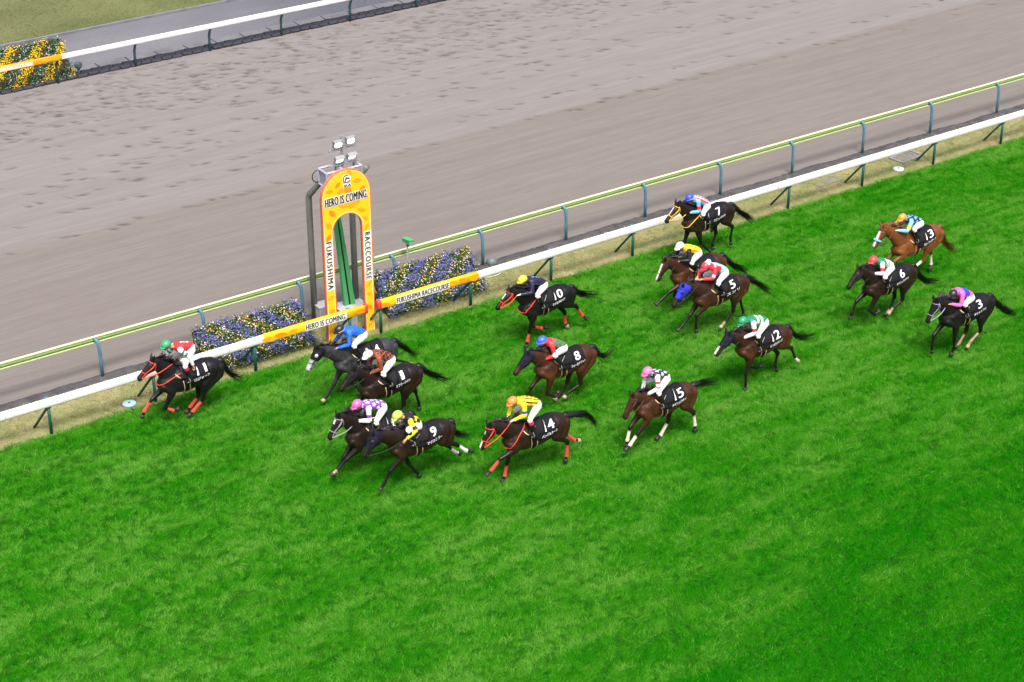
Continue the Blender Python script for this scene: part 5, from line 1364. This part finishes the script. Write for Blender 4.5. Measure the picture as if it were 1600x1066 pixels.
RACE={"11":{"pos":[17.56,40.68],"sx":1.075,"dz":-0.057,"poll":[0.895,1.94],"muz":[1.373,1.503],"tail":[[-1.196,0.907],[-1.547,0.654]],"NF":[[0.734,0.533],[0.523,0.393],[0.389,0.385]],"FF":[[1.03,0.692],[1.231,0.44],[1.293,0.26]],"NH":[[-0.339,0.457],[0.003,0.164],[0.088,0.096]],"FH":[[-0.321,0.339],[-0.069,0.194],[0.082,0.021]],"J":{"head":[0.486,2.204],"S":[0.214,2.083],"B":[-0.192,1.976],"E":[0.015,1.9],"W":[-0.136,1.457],"N":[0.153,1.647],"T":[-0.015,1.168]}},
"2":{"pos":[21.793,39.06],"sx":1.081,"dz":-0.04,"poll":[1.338,1.823],"muz":[1.682,1.277],"tail":[[-1.241,1.112],[-1.627,0.742]],"NF":[[0.412,0.559],[0.204,0.35],[0.204,0.085]],"FF":[[0.941,0.367],[1.22,0.037],[1.34,0.016]],"NH":[[-0.801,0.562],[-0.593,0.241],[-0.542,0.161]],"FH":[[-1.316,0.549],[-1.475,0.476],[-1.598,0.401]],"J":{"head":[0.574,2.116],"S":[0.462,2.075],"B":[-0.054,1.847],"E":[0.509,1.791],"W":[0.799,1.702],"N":[0.398,1.762],"T":[0.195,1.362]}},
"1":{"pos":[21.597,37.46],"sx":1.048,"dz":0.002,"poll":[0.982,1.9],"muz":[1.416,1.443],"tail":[[-1.304,1.071],[-1.834,0.728]],"NF":[[0.862,0.817],[0.873,0.564],[0.912,0.46]],"FF":[[0.837,0.848],[1.019,0.697],[1.092,0.627]],"NH":[[-0.376,0.485],[-0.167,0.293],[-0.068,0.183]],"FH":[[-1.03,0.482],[-1.009,0.131],[-0.994,0.016]],"J":{"head":[0.499,2.15],"S":[0.333,2.142],"B":[-0.133,1.876],"E":[0.289,1.79],"W":[0.547,1.683],"N":[0.299,1.683],"T":[0.001,1.35]}},
"16":{"pos":[20.25,35.74],"sx":1.1,"dz":-0.14,"poll":[1.051,1.86],"muz":[1.363,1.318],"tail":[[-1.175,0.968],[-1.425,0.746]],"NF":[[0.996,0.615],[1.366,0.312],[1.546,0.262]],"FF":[[0.93,0.517],[1.159,0.184],[1.287,0.069]],"NH":[[-1.151,0.464],[-1.379,0.224],[-1.496,0.208]],"FH":[[-1.194,0.436],[-1.325,0.088],[-1.3,0.003]],"J":{"head":[0.505,1.97],"S":[0.307,1.898],"B":[-0.192,1.744],"E":[0.31,1.594],"W":[0.55,1.595],"N":[0.162,1.527],"T":[0.035,1.185]}},
"9":{"pos":[20.779,34.66],"sx":1.049,"dz":-0.002,"poll":[1.266,1.777],"muz":[1.585,1.2],"tail":[[-1.081,1.034],[-1.475,0.844]],"NF":[[0.967,0.603],[1.16,0.196],[1.297,0.098]],"FF":[[0.162,0.391],[-0.059,0.13],[-0.137,0.022]],"NH":[[-1.109,0.724],[-1.408,0.393],[-1.573,0.417]],"FH":[[-1.017,0.556],[-1.119,0.406],[-1.27,0.32]],"J":{"head":[0.552,2.023],"S":[0.303,1.914],"B":[0.004,1.643],"E":[0.255,1.728],"W":[0.456,1.461],"N":[0.461,1.769],"T":[0.202,1.297]}},
"14":{"pos":[23.273,33.42],"sx":1.1,"dz":-0.055,"poll":[1.27,1.798],"muz":[1.548,1.225],"tail":[[-1.592,1.19],[-1.933,0.779]],"NF":[[1.19,0.786],[1.387,0.517],[1.526,0.418]],"FF":[[0.702,0.37],[0.762,0.046],[0.821,-0.002]],"NH":[[-0.999,0.627],[-0.944,0.254],[-0.922,0.134]],"FH":[[-1.233,0.649],[-1.459,0.329],[-1.681,0.324]],"J":{"head":[0.579,2.211],"S":[0.418,2.174],"B":[-0.12,1.963],"E":[0.389,1.928],"W":[0.65,1.759],"N":[0.278,1.764],"T":[0.133,1.328]}},
"10":{"pos":[27.506,38.98],"sx":1.039,"dz":-0.025,"poll":[1.147,1.869],"muz":[1.651,1.403],"tail":[[-1.218,1.113],[-1.82,0.875]],"NF":[[0.592,0.397],[0.627,0.206],[0.674,0.018]],"FF":[[0.267,0.276],[-0.098,0.258],[-0.28,0.283]],"NH":[[-1.107,0.751],[-1.314,0.307],[-1.466,0.228]],"FH":[[-0.855,0.487],[-0.809,0.275],[-0.898,0.101]],"J":{"head":[0.711,2.03],"S":[0.556,1.991],"B":[0.02,1.749],"E":[0.596,1.722],"W":[0.936,1.686],"N":[0.436,1.616],"T":[0.143,1.215]}},
"8":{"pos":[25.921,35.9],"sx":1.085,"dz":-0.068,"poll":[1.122,1.777],"muz":[1.51,1.352],"tail":[[-1.291,0.975],[-1.714,1.062]],"NF":[[0.572,0.405],[0.297,0.306],[0.184,0.399]],"FF":[[0.926,0.621],[0.959,0.46],[0.97,0.378]],"NH":[[-0.508,0.438],[-0.048,0.26],[0.02,0.174]],"FH":[[-0.278,0.433],[-0.005,0.108],[0.167,0.022]],"J":{"head":[0.643,1.976],"S":[0.459,1.902],"B":[-0.028,1.637],"E":[0.407,1.599],"W":[0.631,1.49],"N":[0.595,1.661],"T":[0.158,1.203]}},
"15":{"pos":[26.796,32.82],"sx":1.076,"dz":-0.029,"poll":[0.967,1.672],"muz":[1.221,1.158],"tail":[[-1.279,1.342],[-1.751,1.217]],"NF":[[0.919,0.518],[1.133,0.274],[1.299,0.172]],"FF":[[0.948,0.642],[0.989,0.29],[0.996,0.121]],"NH":[[-0.987,0.581],[-1.012,0.14],[-1.019,0.014]],"FH":[[-0.324,0.39],[-0.068,0.105],[0.037,0.054]],"J":{"head":[0.492,2.162],"S":[0.334,2.073],"B":[-0.07,1.891],"E":[0.342,1.795],"W":[0.55,1.607],"N":[0.398,1.698],"T":[0.164,1.255]}},
"7":{"pos":[34.579,40.7],"sx":1.1,"dz":0.029,"poll":[1.126,1.973],"muz":[1.561,1.504],"tail":[[-1.417,1.047],[-1.899,0.684]],"NF":[[0.156,0.313],[-0.162,0.12],[-0.335,0.038]],"FF":[[0.674,0.492],[0.701,0.213],[0.709,0.12]],"NH":[[-1.051,0.689],[-0.925,0.266],[-1.026,0.022]],"FH":[[-0.577,0.473],[-0.424,0.225],[-0.478,0.029]],"J":{"head":[0.657,2.041],"S":[0.478,1.989],"B":[-0.02,1.685],"E":[0.453,1.657],"W":[0.731,1.621],"N":[0.346,1.563],"T":[0.051,1.264]}},
"4":{"pos":[32.119,38.12],"sx":1.1,"dz":0.015,"poll":[1.147,1.855],"muz":[1.426,1.273],"tail":[[-1.433,0.994],[-1.969,0.663]],"NF":[[1.251,0.793],[1.508,0.55],[1.657,0.457]],"FF":[[0.622,0.528],[0.429,0.313],[0.272,0.314]],"NH":[[-0.668,0.455],[-0.636,0.118],[-0.59,0.015]],"FH":[[-0.61,0.548],[-0.494,0.281],[-0.42,0.186]],"J":{"head":[0.572,2.089],"S":[0.422,2.016],"B":[-0.063,1.796],"E":[0.432,1.797],"W":[0.698,1.716],"N":[0.408,1.683],"T":[0.134,1.418]}},
"5":{"pos":[31.754,36.68],"sx":1.1,"dz":0.048,"poll":[1.295,1.783],"muz":[1.641,1.223],"tail":[[-1.387,1.144],[-1.922,0.744]],"NF":[[0.83,0.8],[0.825,0.398],[0.788,0.286]],"FF":[[0.953,0.61],[1.231,0.362],[1.372,0.287]],"NH":[[-0.497,0.526],[-0.141,0.223],[0.006,0.096]],"FH":[[-1.123,0.507],[-1.125,0.119],[-1.126,0.027]],"J":{"head":[0.513,2.157],"S":[0.374,2.144],"B":[-0.194,1.831],"E":[0.406,1.871],"W":[0.652,1.841],"N":[0.301,1.692],"T":[0.024,1.361]}},
"12":{"pos":[30.839,33.8],"sx":1.028,"dz":-0.012,"poll":[1.174,1.802],"muz":[1.577,1.341],"tail":[[-1.293,1.023],[-1.895,0.887]],"NF":[[0.578,0.458],[0.533,0.15],[0.553,0.014]],"FF":[[0.176,0.343],[0.032,0.419],[-0.107,0.397]],"NH":[[-1.075,0.754],[-1.23,0.312],[-1.436,0.16]],"FH":[[-0.788,0.549],[-0.673,0.255],[-0.818,0.044]],"J":{"head":[0.717,2.026],"S":[0.531,2.002],"B":[-0.069,1.837],"E":[0.465,1.755],"W":[0.731,1.573],"N":[0.369,1.668],"T":[0.21,1.185]}},
"13":{"pos":[38.48,35.9],"sx":1.1,"dz":0.1,"poll":[1.396,2.12],"muz":[1.691,1.575],"tail":[[-1.277,0.939],[-1.726,0.585]],"NF":[[0.893,0.95],[1.048,0.765],[1.109,0.685]],"FF":[[0.904,0.949],[1.036,0.772],[1.095,0.673]],"NH":[[-0.291,0.69],[0.048,0.52],[0.15,0.47]],"FH":[[-1.004,0.491],[-0.94,0.075],[-0.875,0.014]],"J":{"head":[0.706,2.224],"S":[0.558,2.175],"B":[-0.097,1.904],"E":[0.602,1.888],"W":[0.9,1.923],"N":[0.498,1.922],"T":[0.162,1.503]}},
"6":{"pos":[36.069,34.52],"sx":1.1,"dz":0.06,"poll":[1.147,1.965],"muz":[1.558,1.482],"tail":[[-1.453,0.918],[-2.111,0.693]],"NF":[[0.725,0.572],[0.478,0.386],[0.311,0.463]],"FF":[[1.117,0.802],[1.215,0.458],[1.192,0.244]],"NH":[[-0.557,0.515],[-0.12,0.348],[0.035,0.163]],"FH":[[-0.509,0.461],[-0.293,0.145],[-0.079,0.018]],"J":{"head":[0.667,2.066],"S":[0.501,2.018],"B":[-0.048,1.719],"E":[0.478,1.773],"W":[0.615,1.695],"N":[0.419,1.619],"T":[0.215,1.35]}},
"3":{"pos":[36.541,32.04],"sx":1.1,"dz":0.022,"poll":[1.174,1.885],"muz":[1.454,1.317],"tail":[[-1.433,0.984],[-2.135,0.534]],"NF":[[0.375,0.416],[0.372,0.214],[0.402,0.134]],"FF":[[1.031,0.653],[0.99,0.264],[0.876,0.028]],"NH":[[-0.635,0.403],[-0.191,0.223],[-0.144,0.08]],"FH":[[-0.328,0.346],[-0.082,0.14],[0.019,0.081]],"J":{"head":[0.53,1.885],"S":[0.36,1.94],"B":[-0.157,1.657],"E":[0.43,1.639],"W":[0.764,1.71],"N":[0.388,1.653],"T":[0.149,1.313]}}}
CFG = {
'11': dict(coat='black', red=.4, strap='red', martingale=1, wrap={k: 'red' for k in ('NF', 'FF', 'NH', 'FH')}, name='ロジャーン', label='black racehorse number 11 with red leg wraps leading beside the white rail', rider='jockey in red jacket with white dots and green cap on the leading black horse 11', nod=18),
'2': dict(coat='grey', red=.5, hood=('black', .46), cups='white', pale_muzzle=1, strap='black', num='4', name='', pale=('FF', 'FH'), label='dark grey racehorse with a white muzzle, black hood and white eye cups', rider='jockey in plain blue jacket and black cap on the white-muzzled grey horse', nod=16),
'1': dict(coat='dark bay', red=.40, hood=('black', .50), strap='black', name='エフリークイン', label='dark bay racehorse number 1 with plain black bridle galloping beside the grey', rider='jockey in brown and black checked jacket with tufted white cap on horse 1', nod=20),
'16': dict(coat='dark bay', red=.2, strap='pale', pad=1, blaze=((.16, .34, .035),), sock={'NF': (.96, 'c'), 'NH': (.6, 'c')}, name='', label='dark bay racehorse with pale bridle and white star, half hidden behind horse 9', rider='jockey in purple jacket with white stars and pink cap on horse 16', nod=25, whip=1),
'9': dict(coat='dark bay', red=.75, hood=('navy', .56), cups='navy', strap='black', wrap={'NH': 'white'}, sock={'FH': (.5, 'w')}, name='マイロミラー', label='dark bay racehorse number 9 with navy hood, hind legs stretched out behind', rider='jockey in black and yellow checked jacket with lime cap on horse 9', nod=25),
'14': dict(coat='dark bay', red=.8, strap='red', martingale=1, pad=1, wrap={k: 'red' for k in ('NF', 'FF', 'NH', 'FH')}, blaze=((.22, .36, .02), (.66, .95, .028)), pale=('FH',), name='バンデルオーラ', label='brown racehorse number 14 with red bridle and red leg wraps in the nearest row', rider='jockey in yellow jacket with black stripes and orange cap on horse 14', nod=22, whip=1),
'10': dict(coat='black', red=.45, strap='red', martingale=1, wrap={k: 'red' for k in ('NF', 'FF', 'NH', 'FH')}, blaze=((.20, .50, .020),), pale=('FH',), name='マイネグロリア', label='black racehorse number 10 with red bridle, red leg wraps and a white face stripe', rider='jockey in navy jacket with light blue rings and bright yellow cap on horse 10', nod=16, tone=.9),
'8': dict(coat='bay', red=.75, hood=('navy', .60), strap='black', pale=('NH', 'FH'), name='ジョーカナチャン', label='bay racehorse number 8 with navy hood in the middle of the field', rider='jockey in green jacket with red dots, red sleeves and blue cap on horse 8', nod=12),
'15': dict(coat='bay', red=.55, strap='brown', pad=1, wrap={k: 'cream' for k in ('NF', 'FF', 'NH', 'FH')}, name='メイショウケイ', label='bay racehorse number 15 with cream leg wraps, nearest the open turf', rider='jockey in navy jacket with white stars, white sleeves and pink cap on horse 15', nod=20, whip=1),
'7': dict(coat='dark bay', red=.35, strap='yellow', martingale=1, blaze=((.14, .62, .022),), name='アビンノヴナワ', label='near black racehorse number 7 with yellow bridle running next to the white rail', rider='jockey in red and white striped jacket, sky blue sleeves and blue cap on horse 7', nod=16, tone=1.1),
'4': dict(coat='bay', red=.9, strap='black', num='2', blaze=((.12, .98, .034),), name='ロバート', label='bay racehorse with a broad white blaze half hidden behind horse 5', rider='jockey in yellow jacket with orange stripes, black sleeves and white cap on the blazed bay', nod=18),
'5': dict(coat='brown', red=.8, hood=('blue', .56), cups='navy', hood_ears=False, strap='black', sock={'NH': (.92, 'c')}, pale=('NH',), name='スンリ', label='brown racehorse number 5 wearing a bright blue hood', rider='jockey in light blue jacket with red patches and red cap on horse 5', nod=20),
'12': dict(coat='brown', red=1.0, hood=('navy', .56), strap='black', blaze=((.58, .98, .03),), sock={'NH': (.95, 'w')}, pale=('NH',), name='シンボリバーグ', label='brown racehorse number 12 with navy hood and white nose right of centre', rider='jockey in green jacket with white hoops and green cap on horse 12', nod=24),
'13': dict(coat='chestnut', red=.5, strap='brown', roll=1, wrap={'NH': 'cream', 'FH': 'cream'}, sock={'NF': (.1, 'w')}, blaze=((.10, .97, .042),), name='カシノフォワード', label='chestnut racehorse number 13 with white blaze and sky blue noseband', rider='jockey in navy and sky blue spotted jacket with orange cap on the chestnut 13', nod=14),
'6': dict(coat='dark bay', red=.65, strap='black', sock={'NH': (.95, 'c'), 'FH': (.90, 'c')}, pale=('NH',), name='メイショウイナセ', label='dark bay racehorse number 6 without hood, just left of horse 3', rider='jockey in green and white jacket with navy hoops and red cap on horse 6', nod=12),
'3': dict(coat='black', red=.5, hood=('black', .60), strap='pale', sock={'NH': (.25, 'c'), 'FH': (.35, 'c')}, pale=('NH',), name='ダイメイフジ', label='black racehorse number 3 with black hood and pale bridle, rightmost of the field', rider='jockey in pink jacket with a blue back panel and black cap on horse 3', nod=24, whip=1, whip_up=1),
}
for n, d in RACE.items():
    cfg = CFG[n]
    key = n
    _, tp_, sdl_, hands_ = make_horse(n, d, cfg)
    _, hp_ = make_rider(n, d, cfg, hands_, sdl_)
    if cfg.get('whip'):
        W0, h0 = hp_[1]
        W0 = W0+h0*.09
        if n == '3': make_whip('thin black whip held upright by the jockey in pink and blue', W0, (-.62, -.1, .75), .62, d)
        elif n == '14': make_whip('thin black whip held forward by the jockey in yellow and black stripes', W0, (.78, -.15, .52), .52, d)
        elif n == '15': make_whip('thin black whip held forward by the jockey in navy with white stars', W0, (.80, -.15, .42), .52, d)
        elif n == '16': make_whip('white whip held across by the jockey in purple with white stars', hp_[1][0]+hp_[1][1]*.09, (-.92, .35, -.02), .50, d, True)
